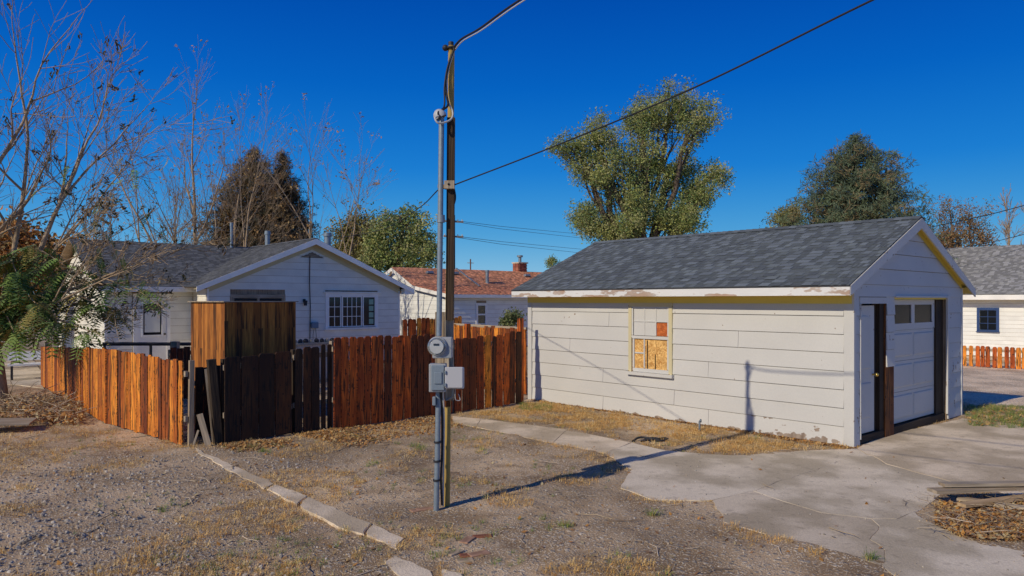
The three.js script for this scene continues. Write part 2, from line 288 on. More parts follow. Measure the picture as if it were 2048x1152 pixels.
{
  const xs = [], zs = [];
  for (let x = -1400; x < -30; x += Math.max(3, -x * 0.25)) xs.push(x); for (let x = -30; x < -13; x += 0.5) xs.push(x); for (let x = -13; x < 11; x += 0.055) xs.push(x); for (let x = 11; x < 30; x += 0.5) xs.push(x); for (let x = 30; x < 1500; x *= 1.25) xs.push(x);
  for (let z = -400; z < -2; z += Math.max(2, -z * 0.3)) zs.push(z); for (let z = -2; z < 4; z += 0.5) zs.push(z); for (let z = 4; z < 17.5; z += 0.055) zs.push(z); for (let z = 17.5; z < 34; z += 0.5) zs.push(z); for (let z = 34; z < 3000; z *= 1.22) zs.push(z);
  const nx = xs.length, nz = zs.length, p = new Float32Array(nx * nz * 3), uv = new Float32Array(nx * nz * 2), col = new Float32Array(nx * nz * 3), idx = [];
  for (let j = 0; j < nz; j++) for (let i = 0; i < nx; i++) {
    const o = j * nx + i, x = xs[i], d = zs[j];
    p[o * 3] = x; p[o * 3 + 1] = groundY(x, d); p[o * 3 + 2] = -d; uv[o * 2] = x; uv[o * 2 + 1] = d;
    const g = gravelAt(x, d), n = fbm(x * 0.8 + 20, d * 0.8, 4), n2 = fbm(x * 3.1, d * 3.1 + 70, 3);
    let c = mixc([1.04, 0.93, 0.76], [1.42, 1.28, 1.05], sstep(0.3, 0.7, n));
    c = mixc(c, [0.8, 0.66, 0.48], 0.7 * sstep(0.55, 0.75, n2));
    c = mixc(c, scl([1.3, 1.18, 1.0], 0.8 + 0.45 * n2), g * 0.55);
    if (x > 10 && d > 15.8) c = scl([2.0, 1.9, 1.75], 0.9 + 0.2 * n2);
    col.set(c, o * 3);
    if (i && j) idx.push(o - nx - 1, o - nx, o - 1, o - nx, o, o - 1);
  }
  const g = new THREE.BufferGeometry();
  g.setAttribute('position', new THREE.BufferAttribute(p, 3)); g.setAttribute('uv', new THREE.BufferAttribute(uv, 2)); g.setAttribute('color', new THREE.BufferAttribute(col, 3)); g.setIndex(idx); g.computeVertexNormals();
  const N = 2048;
  const stones = (u, v, cells) => {                          // distance to scattered stones: [edge, id]
    const x = u * cells, y = v * cells, xi = Math.floor(x), yi = Math.floor(y); let m = 9, id = 0;
    for (let a = -1; a <= 1; a++) for (let b = -1; b <= 1; b++) { const cx = ((xi + a) % cells + cells) % cells, cy = ((yi + b) % cells + cells) % cells, h1 = hash(cx, cy), h2 = hash(cx + 77, cy + 31), dx = xi + a + h1 - x, dy = yi + b + h2 - y, q = Math.sqrt(dx * dx + dy * dy) / (0.25 + 0.4 * hash(cx + 5, cy + 9)); if (q < m) { m = q; id = hash(cx + 13, cy + 57); } }
    return [m, id];
  };
  const cache = new Float32Array(N * N);
  const gMap = tex(N, N, (u, v) => {
    const f = fbm(u * 6, v * 6, 5, 6, 6), fine = vnoise(u * 620, v * 620, 620, 620), [m, id] = stones(u, v, 190), [m2, id2] = stones(u + 0.37, v + 0.11, 70);
    let c = scl(mixc([0.25, 0.19, 0.13], [0.45, 0.365, 0.275], sstep(0.28, 0.72, f)), 0.7 + 0.6 * fine), h = 0.25 + 0.2 * f + 0.1 * fine;
    if (m < 0.8 && id > 0.25 + 0.9 * (0.62 - fbm(u * 11 + 2, v * 11, 3, 11, 11))) { c = mixc(c, scl(mixc([0.24, 0.22, 0.2], [0.6, 0.55, 0.48], id), 0.85 + 0.3 * fine), sstep(0.85, 0.6, m)); h += 0.25 * Math.sqrt(Math.max(0, 1 - m / 0.8)); }
    if (m2 < 0.62 && id2 > 0.45) { c = mixc(c, scl(mixc([0.2, 0.19, 0.19], [0.55, 0.52, 0.48], hash(id2 * 999 | 0, 3)), 0.8 + 0.3 * fine), sstep(0.62, 0.5, m2)); h += 0.4 * Math.sqrt(Math.max(0, 1 - m2 / 0.62)); }
    cache[Math.min(N - 1, v * N | 0) * N + Math.min(N - 1, u * N | 0)] = h;
    return c;
  }, true, 1 / 4.3, 1 / 4.3);
  const gBump = tex(N, N, (u, v) => cache[Math.min(N - 1, v * N | 0) * N + Math.min(N - 1, u * N | 0)], false, 1 / 4.3, 1 / 4.3);
  structure('ground', g, std({ map: gMap, bumpMap: gBump, bumpScale: 0.02, vertexColors: true, roughness: 1 }), 'bare dirt yard with gravel and dry weeds');
}
{
  const w = thing('walkway', 'narrow concrete walkway beside the white garage', 'walkway'); w.userData.kind = 'structure';
  walkway.forEach((P) => mesh('slab', slabGeo(rag(shrink(P, 0.006), 0.01, 0.2), 0.009, 0.08), concrete3, w));
  const d = thing('driveway', 'cracked concrete driveway with ragged edges by garage door', 'driveway'); d.userData.kind = 'structure';
  slabs.forEach((P, i) => mesh('slab', slabGeo(rag(shrink(P, 0.003), 0.03, 0.14), [0.007, 0.007, 0.010, 0.006, 0.0065][i], 0.08), [concrete, concrete, concrete3, concrete2, concrete][i], d));
  const k = thing('kerb', 'broken concrete edging strip running from fence corner across dirt', 'kerb'); k.userData.kind = 'structure';
  kerbs.forEach((P) => mesh('kerb_stone', slabGeo(rag(shrink(P, 0.008), 0.03, 0.08), 0.018, 0.1), concrete3, k));
  const f = structure('path', slabGeo(rag(pathFar, 0.02, 0.5), 0.03, 0.06), concrete2, 'pale concrete path beyond the orange fence');
}

// ---------------------------------------------------------------- buildings
const TURN = Math.atan2(0.661, 0.75);
const faceX = (parent, name, geo, mat, x, z) => { const m = mesh(name, geo, mat, parent); m.rotation.y = -Math.PI / 2; m.position.set(x, 0, z); return m; };   // board drawn along x, turned to face -x; its length then runs along +z
const shingleVariants = [];
for (let k = 0; k < 8; k++) {
  const G = new Geo(), q = (x0, x1, lift, tone) => {
    const z0 = 0.013 + lift, z1 = 0.004 + lift * 0.4, y1 = 0.19, c = [tone, tone, tone * rr(0.97, 1.04)], uo = rr(0, 4), vo = rr(0, 4);
    G.quad(V(x0, 0, z0), V(x1, 0, z0), V(x1, y1, z1), V(x0, y1, z1), uo, vo, false, c);
    G.quad(V(x0, 0, -0.003), V(x1, 0, -0.003), V(x1, 0, z0), V(x0, 0, z0), uo, vo, false, scl(c, 1));
    G.quad(V(x1, 0, z0), V(x1, 0, 0), V(x1, y1, 0), V(x1, y1, z1), uo, vo, false, c); G.quad(V(x0, 0, 0), V(x0, 0, z0), V(x0, y1, z1), V(x0, y1, 0), uo, vo, false, c);
  };
  q(0.002, 0.998, 0, rr(0.6, 0.95));
  let x = rr(0, 0.12); while (x < 0.88) { const w = rr(0.09, 0.26); q(x, Math.min(0.998, x + w), 0.006, rr(0.65, 1.3)); x += w + rr(0.05, 0.2); }
  shingleVariants.push(G.done());
}
// one roof slope: deck slab with courses of shingle strips; single = strips as meshes of their own
function roofSlope(parent, origin, back, rise, len, D, deckMat, mat, single) {
  const v = back.clone().multiplyScalar(Math.cos(rise)).setY(Math.sin(rise)), n = back.clone().multiplyScalar(-Math.sin(rise)).setY(Math.cos(rise)), u = V().crossVectors(v, n);
  const deck = mesh('roof', boxG(0, 0, -0.03, len, D, 0, 'x'), deckMat, parent);
  deck.matrixAutoUpdate = true; const M = new THREE.Matrix4().makeBasis(u, v, n); deck.quaternion.setFromRotationMatrix(M); deck.position.copy(origin);
  const many = [], exp = 0.143;
  for (let r = 0, y = -0.02; y < D - 0.05; r++, y += exp) {
    for (let x = -[0, 0.34, 0.67][r % 3] - 0.01 - rr(0, 0.08); x < len; x += 1) {
      let g = shingleVariants[Math.floor(rnd() * 8)]; const x0 = Math.max(x, -0.012), x1 = Math.min(x + 1, len + 0.012), s = x1 - x0;
      if (s < 0.1) continue;
      const dy = rr(-0.004, 0.004), m4 = new THREE.Matrix4().makeTranslation(x0, y + dy, rr(0, 0.0015)).multiply(new THREE.Matrix4().makeRotationZ(rr(-0.004, 0.004))).multiply(new THREE.Matrix4().makeScale(s, Math.min(1, (D + 0.01 - y) / 0.19), 1));
      if (single) { const m = mesh('shingle', g, mat, deck); m4.decompose(m.position, m.quaternion, m.scale); }
      else many.push(g.clone().applyMatrix4(m4));
    }
  }
  if (many.length) { const m = mesh('shingles', mergeGeometries(many), mat, deck); m.userData.kind = 'stuff'; }
  return deck;
}
function ridgeCaps(parent, a, b, slope, mat, single) {
  const L = a.distanceTo(b), d = V().subVectors(b, a).normalize(), s = V().crossVectors(d, V(0, 1, 0)).normalize(), n = Math.ceil(L / 0.14), list = [];
  for (let i = 0; i < n; i++) {
    const p = a.clone().addScaledVector(d, i * 0.14), e = a.clone().addScaledVector(d, Math.min(L + 0.02, i * 0.14 + 0.17)), G = new Geo(), h0 = 0.028, h1 = 0.018, c = scl([1, 1, 1], rr(0.6, 1.15)), w = 0.14;
    for (const k of [-1, 1]) { const P0 = p.clone().setY(p.y + h0), E0 = e.clone().setY(e.y + h1), P1 = p.clone().addScaledVector(s, k * w).setY(p.y + h0 - w * slope), E1 = e.clone().addScaledVector(s, k * w).setY(e.y + h1 - w * slope); if (k > 0) G.quad(P0, P1, E1, E0, rr(0, 3), 0, false, c); else G.quad(P1, P0, E0, E1, rr(0, 3), 0, false, c); }
    list.push(G.done());
  }
  if (single) list.forEach((g) => mesh('ridge_cap', g, mat, parent)); else { const m = mesh('ridge_caps', mergeGeometries(list), mat, parent); m.userData.kind = 'stuff'; }
}
// window drawn in the wall's own plane: x along, y up, z out
function windowSet(parent, x0, x1, y0, y1, trim, bars, glassMat, trimMat, depth = 0.03, deep = 0.05) {
  const w = mesh('window', new Geo().box(x0 - trim, y1, 0, x1 + trim, y1 + trim * 1.1, depth, 'x').box(x0 - trim, y0 - 0.02, 0, x0, y1, depth, 'y').box(x1, y0 - 0.02, 0, x1 + trim, y1, depth, 'y').done(), trimMat, parent);
  mesh('sill', boxG(x0 - trim - 0.02, y0 - trim * 0.9, 0, x1 + trim + 0.02, y0 - 0.02, depth + 0.04, 'x'), trimMat, w);
  bars.forEach(([a, b, c, d, nx, ny]) => {
    const S = 0.035;
    mesh('sash', new Geo().box(a, c, 0.004, b, c + S, depth - 0.004, 'x').box(a, d - S, 0.004, b, d, depth - 0.004, 'x').box(a, c + S, 0.004, a + S, d - S, depth - 0.004).box(b - S, c + S, 0.004, b, d - S, depth - 0.004).done(), trimMat, w);
    const iw = (b - a - 2 * S) / nx, ih = (d - c - 2 * S) / ny;
    for (let i = 0; i < nx; i++) for (let j = 0; j < ny; j++) mesh('pane', boxG(a + S + i * iw + 0.008, c + S + j * ih + 0.008, 0.003, a + S + (i + 1) * iw - 0.008, c + S + (j + 1) * ih - 0.008, 0.012), glassMat, w);
    const G = new Geo(); for (let i = 1; i < nx; i++) G.box(a + S + i * iw - 0.01, c + S, 0.006, a + S + i * iw + 0.01, d - S, 0.022); for (let j = 1; j < ny; j++) G.box(a + S, c + S + j * ih - 0.01, 0.005, b - S, c + S + j * ih + 0.01, 0.021, 'x');
    if (nx * ny > 1) mesh('muntin', G.done(), trimMat, w);
  });
  return w;
}

// ---- garage
{
  const L = 7.31, W = 4.72, e = 0.4, t = 0.12, A = Math.atan(0.438), eaveY = 2.48, ridgeY = 3.69, wallTop = 2.5;
  const g = thing('garage', 'white single garage with peeling siding and charcoal shingle roof', 'garage', [5.218, 0, -11.3], TURN);
  // shell: slab, three thick walls, gable front set in pieces round its two openings
  mesh('foundation', new Geo().box(0.02, -0.1, -L + 0.02, W - 0.02, 0.1, -0.05).done(), concrete2, g);
  mesh('side_wall', boxG(0.0, 0.1, -L, 0.1, wallTop + 0.1, -0.16), sheathing, g); mesh('side_wall', boxG(W - 0.1, 0.1, -L, W, wallTop + 0.1, -0.16), housePaint, g); mesh('rear_wall', boxG(0.1, 0.1, -L, W - 0.1, wallTop + 0.1, -L + 0.1), housePaint, g);
  const gab = new THREE.Shape([[0.02, wallTop], [W - 0.02, wallTop], [W / 2, wallTop + (W / 2) * 0.438 + 0.02]].map((p) => new THREE.Vector2(...p)));
  for (const z of [-0.16, -L]) { const m = mesh('gable', new THREE.ExtrudeGeometry(gab, { depth: 0.14, bevelEnabled: false }), sheathing, g); m.position.z = z; }
  // side siding facing the yard
  const joints = { 0: [5.06, 2.56], 2: [5.06], 3: [2.56], 5: [1.96], 1: [3.3], 6: [4.9], 4: [6.0] };
  const winS = [L - 4.37, L - 3.33], winY = [0.86, 2.205];
  for (let k = 0; k < 9; k++) {
    const y0 = 0.02 + k * 0.285, y1 = Math.min(y0 + 0.276, wallTop - 0.02);
    let cuts = [0.13, ...(joints[k] || []).map((j) => L - j), L - 0.13].sort((a, b) => a - b), segs = [];
    for (let i = 0; i + 1 < cuts.length; i++) segs.push([cuts[i], cuts[i + 1]]);
    const inWin = y1 > winY[0] + 0.05 && y0 < winY[1] - 0.05;
    if (inWin) segs = segs.flatMap(([a, b]) => (b <= winS[0] || a >= winS[1]) ? [[a, b]] : [[a, winS[0] + 0.03], [winS[1] - 0.03, b]].filter(([p, q]) => q - p > 0.06));
    for (const [a, b] of segs) faceX(g, 'siding_board', new Geo().lap(a + 0.003, b - 0.003, a + 0.003, b - 0.003, y0, y1, 0.026 + rr(-0.002, 0.003), 0.008, k === 0 ? 0 : rr(0, 5), k === 0 ? 0.004 : rr(0, 5)).done(), k === 0 ? footPaint : k === 8 ? creamPaint : paint, -0.002, -L);
  }
  faceX(g, 'sill_board', boxG(0.02, -0.02, 0, L - 0.14, 0.016, 0.034, 'x'), brownTimber, -0.002, -L);
  faceX(g, 'corner_board', boxG(0.0, 0.0, 0, 0.125, wallTop - 0.04, 0.034), paint, -0.002, -L);
  faceX(g, 'corner_board', boxG(L - 0.125, 0.0, 0, L + 0.02, wallTop - 0.04, 0.034), paint, -0.002, -L);
  faceX(g, 'frieze_board', boxG(0, 2.2, 0, L, wallTop + 0.06, 0.04, 'x'), yellowPaint, -0.002, -L);
  // window in the side wall (drawn with x running from the far end)
  const wz = new THREE.Group(); wz.name = 'window'; wz.rotation.y = -Math.PI / 2; wz.position.set(-0.004, 0, -L); g.add(wz);
  const a = winS[0], b = winS[1], [y0, y1] = winY, ym = 1.53, T = 0.075;
  mesh('casing', new Geo().box(a, y1 - T, 0, b, y1, 0.045, 'x').box(a, y0, 0, a + T, y1 - T, 0.045).box(b - T, y0, 0, b, y1 - T, 0.045).done(), creamPaint, wz);
  mesh('sill', boxG(a - 0.03, y0 - 0.06, 0, b + 0.03, y0, 0.09, 'x'), paint, wz);
  const ia = a + T, ib = b - T, S = 0.035, pw = (ib - ia - 2 * S) / 3, ph = (y1 - T - ym - S) / 2;
  mesh('backing_board', boxG(ia, y0, 0.0, ib, ym, 0.006), osb, wz);
  mesh('upper_sash', new Geo().box(ia, ym - 0.02, 0.006, ib, ym + S, 0.04, 'x').box(ia, y1 - T - 0.03, 0.006, ib, y1 - T, 0.036, 'x').box(ia, ym + S, 0.006, ia + S, y1 - T - 0.03, 0.036).box(ib - S, ym + S, 0.006, ib, y1 - T - 0.03, 0.036).done(), paint, wz);
  for (let i = 0; i < 3; i++) for (let j = 0; j < 2; j++) { const red = i === 2 && j === 0; mesh('pane', boxG(ia + S + i * pw + 0.009, ym + S + j * ph + 0.009, red ? 0.0 : 0.006, ia + S + (i + 1) * pw - 0.009, ym + S + (j + 1) * ph - 0.009, red ? 0.004 : 0.018), red ? osbRed : paint, wz); }
  const mu = new Geo(); for (let i = 1; i < 3; i++) mu.box(ia + S + i * pw - 0.01, ym + S, 0.005, ia + S + i * pw + 0.01, y1 - T - 0.03, 0.03); mu.box(ia + S, ym + S + ph - 0.01, 0.005, ib - S, ym + S + ph + 0.01, 0.031, 'x');
  mesh('muntin', mu.done(), paint, wz);
  mesh('lower_sash', new Geo().box(ia + 0.02, y0 + 0.005, 0.008, ib - 0.01, y0 + 0.075, 0.03, 'x').box(ia + 0.02, y0 + 0.075, 0.008, ia + 0.06, ym - 0.02, 0.03).box(ib - 0.045, y0 + 0.075, 0.008, ib - 0.01, ym - 0.02, 0.03).box(ia + 0.29, y0 + 0.075, 0.008, ia + 0.315, ym - 0.02, 0.028).box(ia + 0.06, y0 + 0.36, 0.008, ia + 0.29, y0 + 0.385, 0.026, 'x').done(), paint, wz);
  mesh('slat', boxG(ia + 0.36, y0 + 0.075, 0.007, ia + 0.378, ym - 0.05, 0.02), darkTimber, wz); mesh('slat', boxG(ia + 0.55, y0 + 0.075, 0.007, ia + 0.565, y0 + 0.36, 0.018), darkTimber, wz);
  // gable front: opening 1 (door) 0.21..0.92, opening 2 (garage door) 1.56..3.62
  const FL = 0.13, secs = [[0, 0.2, 0, wallTop], [0.2, 1.2, 2.2, wallTop], [1.2, 1.54, 0, wallTop], [1.54, 3.96, 2.3, wallTop], [3.96, W, 0, wallTop]];
  secs.forEach(([p, q, r, s]) => mesh('front_wall', boxG(p + 0.001, r, -0.16, q - 0.001, s, -0.003), p === 1.2 ? brownTimber : sheathing, g));
  const front = (p, q, ya, yb, mat = chipped, p2 = p, q2 = q) => mesh('siding_board', new Geo().lap(p, q, p2, q2, ya, yb, 0.024, 0.008, rr(0, 5), rr(0, 5)).done(), mat, g);
  for (let k = 0; k < 9; k++) {
    const ya = 0.02 + k * 0.285, yb = Math.min(ya + 0.278, wallTop);
    if (yb < 2.31) { front(0.05, 0.195, ya, yb); front(3.99, W - 0.03, ya, yb); if (ya > 0.95) front(1.215, 1.53, ya, yb); }
    else { front(0.05, W - 0.03, Math.max(ya, 2.31), yb); }
  }
  front(0.05, 0.195, 2.02, 2.31); front(3.99, W - 0.03, 2.02, 2.31); front(1.215, 1.53, 2.02, 2.31); mesh('header', boxG(0.2, 2.2, 0, 1.21, 2.3, 0.022, 'x'), chipped, g);
  for (let k = 0; k < 5; k++) { const ya = wallTop + k * 0.26 + 0.004, yb = ya + 0.252, i0 = (ya - wallTop) / 0.438, i1 = Math.min(W / 2 - 0.01, (yb - wallTop) / 0.438); if (i0 < W / 2 - 0.05) { const top = Math.min(yb, wallTop + (W / 2) * 0.438); front(0.02 + i0, W - 0.02 - i0, ya, top, chipped, Math.min(W / 2 - 0.005, 0.02 + (top - wallTop) / 0.438), Math.max(W / 2 + 0.005, W - 0.02 - (top - wallTop) / 0.438)); } }
  mesh('corner_board', boxG(-0.035, 0, -0.002, 0.05, wallTop, 0.032), chipped, g); mesh('corner_board', boxG(W - 0.03, 0, 0, W + 0.03, wallTop, 0.03), chipped, g);
  mesh('casing', boxG(0.195, 0.1, 0, 0.215, 2.2, 0.035), chipped, g);
  // side entry door
  const dr = mesh('door', boxG(0.22, FL + 0.02, -0.10, 0.9, 2.17, -0.06), paint, g);
  const panel = (p, q, r, s, arch) => { const sh = new THREE.Shape(); sh.moveTo(p, r); sh.lineTo(q, r); sh.lineTo(q, s); if (arch) sh.quadraticCurveTo((p + q) / 2, s + 0.09, p, s); else sh.lineTo(p, s); const m = mesh('panel', new THREE.ExtrudeGeometry(sh, { depth: 0.004, bevelEnabled: true, bevelSize: 0.02, bevelThickness: 0.012, bevelSegments: 2 }), paint, dr); m.position.z = -0.062; };
  panel(0.32, 0.74, 1.18, 1.95, true); panel(0.32, 0.74, 0.40, 0.92, false);
  const kn = mesh('door_knob', new THREE.SphereGeometry(0.032, 16, 12), brass, dr); kn.position.set(0.845, 1.06, 0.005); mesh('knob_stem', cyl(V(0.845, 1.06, -0.06), V(0.845, 1.06, 0), 0.014), brass, dr);
  mesh('door_jamb', boxG(0.92, FL, -0.14, 1.2, 2.2, -0.09), darkTimber, g); mesh('door_jamb', boxG(1.04, FL, -0.09, 1.2, 2.2, -0.03), darkTimber, g);
  // sectional door
  const gd = mesh('garage_door', boxG(1.56, FL + 0.02, -0.14, 3.6, 2.27, -0.12), paint, g);
  const sh = (2.27 - FL - 0.02) / 4;
  for (let k = 0; k < 4; k++) {
    const b0 = FL + 0.02 + k * sh + 0.003, b1 = b0 + sh - 0.006, G = new Geo(), x0 = 1.56, x1 = 3.6, wnd = k === 3;
    const sec = mesh('door_section', boxG(x0, b0, -0.12, x1, b1, wnd ? -0.108 : -0.095, 'x'), paint, gd);
    for (const [p, q] of [[x0 + 0.12, (x0 + x1) / 2 - 0.07], [(x0 + x1) / 2 + 0.07, x1 - 0.12]]) {
      if (wnd) { mesh('pane', boxG(p, b0 + 0.11, -0.107, q, b1 - 0.09, -0.1), dustyGlass, sec); }
      else { const s2 = new THREE.Shape([[p, b0 + 0.1], [q, b0 + 0.1], [q, b1 - 0.09], [p, b1 - 0.09]].map((z) => new THREE.Vector2(...z))); const m = mesh('raised_panel', new THREE.ExtrudeGeometry(s2, { depth: 0.002, bevelEnabled: true, bevelSize: 0.03, bevelThickness: 0.014, bevelSegments: 2 }), paint, sec); m.position.z = -0.094; }
    }
    if (wnd) { const m = (x0 + x1) / 2; mesh('window_frame', G.box(x0, b0, -0.108, x1, b0 + 0.11, -0.085, 'x').box(x0, b1 - 0.09, -0.108, x1, b1, -0.085, 'x').box(x0, b0 + 0.11, -0.108, x0 + 0.12, b1 - 0.09, -0.085).box(x1 - 0.12, b0 + 0.11, -0.108, x1, b1 - 0.09, -0.085).box(m - 0.07, b0 + 0.11, -0.108, m + 0.07, b1 - 0.09, -0.085).done(), paint, sec); }
  }
  mesh('door_jamb', boxG(3.6, 0.05, -0.15, 3.95, 2.3, -0.06), darkTimber, g); mesh('casing', boxG(3.93, 0.12, 0, 3.99, 2.34, 0.035), chipped, g);
  mesh('header', boxG(1.54, 2.27, -0.11, 3.97, 2.30, 0.0, 'x'), yellowPaint, g); mesh('drip_cap', boxG(1.5, 2.30, 0.0, 4.02, 2.33, 0.05, 'x'), chipped, g);
  mesh('threshold', boxG(1.2, -0.05, -0.14, 3.96, FL, -0.02, 'x'), darkTimber, g); mesh('threshold', boxG(0.2, -0.05, -0.14, 1.2, FL, -0.02, 'x'), darkTimber, g);
  // roof
  const D = (W / 2 + e) / Math.cos(A), len = L + 2 * t;
  const left = roofSlope(g, V(-e, eaveY, -L - t), V(1, 0, 0), A, len, D, deckDark, shinglesDark, true);
  roofSlope(g, V(W + e, eaveY, t), V(-1, 0, 0), A, len, D, deckDark, shinglesDark, false);
  ridgeCaps(g, V(W / 2, ridgeY + 0.005, -L - t), V(W / 2, ridgeY + 0.005, t), 0.438, shinglesDark, true);
  mesh('fascia', boxG(-e - 0.022, eaveY - 0.155, -L - t, -e - 0.002, eaveY - 0.02, t + 0.02, 'x', 0, 0), fasciaPaint, g);
  mesh('soffit', new Geo().quad(V(-e, eaveY - 0.10, -L - t + 0.01), V(0.0, eaveY + 0.02, -L - t + 0.01), V(0.0, eaveY + 0.02, t - 0.01), V(-e, eaveY - 0.10, t - 0.01)).quad(V(W, eaveY + 0.02, -L), V(W + e, eaveY - 0.10, -L), V(W + e, eaveY - 0.10, t - 0.01), V(W, eaveY + 0.02, t - 0.01)).done(), yellowPaint, g);
  mesh('drip_edge', boxG(-e - 0.03, eaveY - 0.022, -L - t, -e - 0.001, eaveY - 0.004, t + 0.02, 'x'), darkIron, g);
  for (const k of [0, 1]) {                                  // rake boards with a raking soffit behind
    const x = (u) => k ? W + e - u : -e + u, y = (u) => eaveY + u * 0.438, R = W / 2 + e, G = new Geo();
    const q = (u, dy, z) => V(x(u), y(u) + dy, z), f = [q(0, -0.16, t + 0.025), q(R, -0.19, t + 0.025), q(R, -0.012, t + 0.025), q(0, -0.012, t + 0.025)], r = f.map((p) => p.clone().setZ(t + 0.003));
    if (k) { f.reverse(); r.reverse(); }
    G.quad(f[0], f[1], f[2], f[3]); G.quad(r[1], r[0], r[3], r[2]); for (let i = 0; i < 4; i++) G.quad(r[i], r[(i + 1) % 4], f[(i + 1) % 4], f[i]);
    mesh('rake_board', G.done(), chipped, g);
    const s = [q(0.05, -0.1, 0.0), q(R, -0.11, 0.0), q(R, -0.11, t), q(0.05, -0.1, t)]; if (k) s.reverse();
    mesh('soffit', new Geo().quad(s[0], s[1], s[2], s[3]).done(), yellowPaint, g);
    mesh('frieze_board', (() => { const h = new Geo(), z = 0.03, c = [q(0.42, -0.2, z), q(R, -0.22, z), q(R, -0.1, z), q(0.42, -0.1, z)]; if (k) c.reverse(); return h.quad(c[0], c[1], c[2], c[3]).done(); })(), yellowPaint, g);
  }
}

// ---- cream house behind the fence: gable wing towards the yard, main body behind
const houseWall = (parent, a0, a1, y0, y1, exp, mat, turnX, x, z, gaps = []) => {
  for (let y = y0; y < y1 - 0.03; y += exp) {
    const top = Math.min(y + exp - 0.008, y1); let segs = [[a0, a1]];
    for (const [p, q, r, s] of gaps) if (top > r + 0.02 && y < s - 0.02) segs = segs.flatMap(([m, n]) => (n <= p || m >= q) ? [[m, n]] : [[m, p], [q, n]].filter(([m2, n2]) => n2 - m2 > 0.04));
    segs = segs.flatMap(([m, n]) => { if (n - m < 2.6) return [[m, n]]; const c = m + (n - m) * rr(0.25, 0.75); return [[m, c - 0.003], [c + 0.003, n]]; });
    for (const [m, n] of segs) { const o = mesh('siding_board', new Geo().lap(m, n, m, n, y, top, 0.02 + rr(0, 0.003), 0.007, rr(0, 5), rr(0, 5)).done(), mat, parent); if (turnX) o.rotation.y = -Math.PI / 2; o.position.set(x, 0, z); }
  }
};
{
  const W = 6.9, e = 0.4, t = 0.3, eave = 2.68, sl = 0.425, A = Math.atan(sl), back = -5, set = -1.2, wx = -2.5, dep = 7.0;
  const h = thing('house', 'cream bungalow with grey shingle roof and multi-pane window behind fence', 'house', [-9.3, 0, -22.49], TURN);
  mesh('wing_wall', boxG(0, 0, back, W, 2.6, 0), sheathing, h); mesh('main_wall', boxG(wx, 0, set - dep, W - 0.3, 2.6, set), sheathing, h);
  const tri = (w, d, name, mat, hgt) => { const s = new THREE.Shape([[0, 0], [w, 0], [w / 2, hgt]].map((p) => new THREE.Vector2(...p))); return mesh(name, new THREE.ExtrudeGeometry(s, { depth: d, bevelEnabled: false }), mat, h); };
  const apex = (W / 2) * sl + 0.04;
  tri(W, 4, 'gable', sheathing, apex).position.set(0, 2.6, -4);
  const mg = tri(dep, 0.3, 'gable', sheathing, dep / 2 * sl + 0.04); mg.rotation.y = -Math.PI / 2; mg.position.set(wx + 0.3, 2.6, set - dep);
  const big = [3.93, 5.98, 1.25, 2.5], hid = [0.71, 2.5, 0.9, 2.44];
  houseWall(h, 0.06, W - 0.06, 0.1, 2.6, 0.228, housePaint, false, 0, 0.001, [big, hid]);
  for (let y = 2.6, k = 0; y < 2.6 + apex - 0.1; y += 0.228, k++) { const top = Math.min(y + 0.22, 2.6 + apex - 0.03), i0 = (y - 2.6) / sl, i1 = (top - 2.6) / sl; mesh('siding_board', new Geo().lap(i0 + 0.03, W - i0 - 0.03, Math.min(i1 + 0.03, W / 2 - 0.01), Math.max(W - i1 - 0.03, W / 2 + 0.01), y, top, 0.021, 0.007, rr(0, 5), rr(0, 5)).done(), housePaint, h).position.z = 0.001; }
  houseWall(h, wx + 0.05, -0.03, 0.1, 2.6, 0.228, housePaint, false, 0, set + 0.001, [[-1.78, -0.7, 0, 2.42]]);
  houseWall(h, 0, dep - 0.06, 0.1, 2.6, 0.228, housePaint, true, wx - 0.001, set - dep);
  for (let y = 2.6; y < 2.6 + dep / 2 * sl - 0.1; y += 0.228) { const i0 = (y - 2.6) / sl, top = y + 0.22, i1 = Math.min(dep / 2 - 0.02, (top - 2.6) / sl), o = mesh('siding_board', new Geo().lap(i0 + 0.03, dep - i0 - 0.03, i1 + 0.03, dep - i1 - 0.03, y, Math.min(top, 2.6 + dep / 2 * sl), 0.021, 0.007, rr(0, 5), rr(0, 5)).done(), housePaint, h); o.rotation.y = -Math.PI / 2; o.position.set(wx - 0.001, 0, set - dep); }
  houseWall(h, 0.0, 1.18, 0.1, 2.6, 0.228, housePaint, true, -0.001, set);
  for (const x of [0, W - 0.06]) mesh('corner_board', boxG(x, 0.02, 0, x + 0.06, 2.6, 0.03), whiteTrim, h);
  mesh('corner_board', boxG(wx - 0.03, 0.02, set - 0.05, wx + 0.05, 2.6, set + 0.03), whiteTrim, h);
  // picture window with side casements, and the window behind the plywood box
  const bw = windowSet(h, big[0] + 0.1, big[1] - 0.1, big[2] + 0.08, big[3] - 0.1, 0.1, [[4.03, 4.52, 1.33, 2.4, 2, 3], [4.55, 5.33, 1.33, 2.4, 4, 3], [5.36, 5.88, 1.33, 2.4, 1, 1]], darkGlass, whiteTrim, 0.045); bw.position.z = 0.003;
  mesh('drip_cap', boxG(3.85, 2.515, 0.003, 6.06, 2.55, 0.09, 'x'), whiteTrim, bw);
  for (let j = 0; j < 4; j++) mesh('curtain_panel', boxG(5.62, 1.42 + j * 0.23, 0.012, 5.8, 1.6 + j * 0.23, 0.016), std({ color: C(0.30, 0.48, 0.36), roughness: 0.8 }), bw);
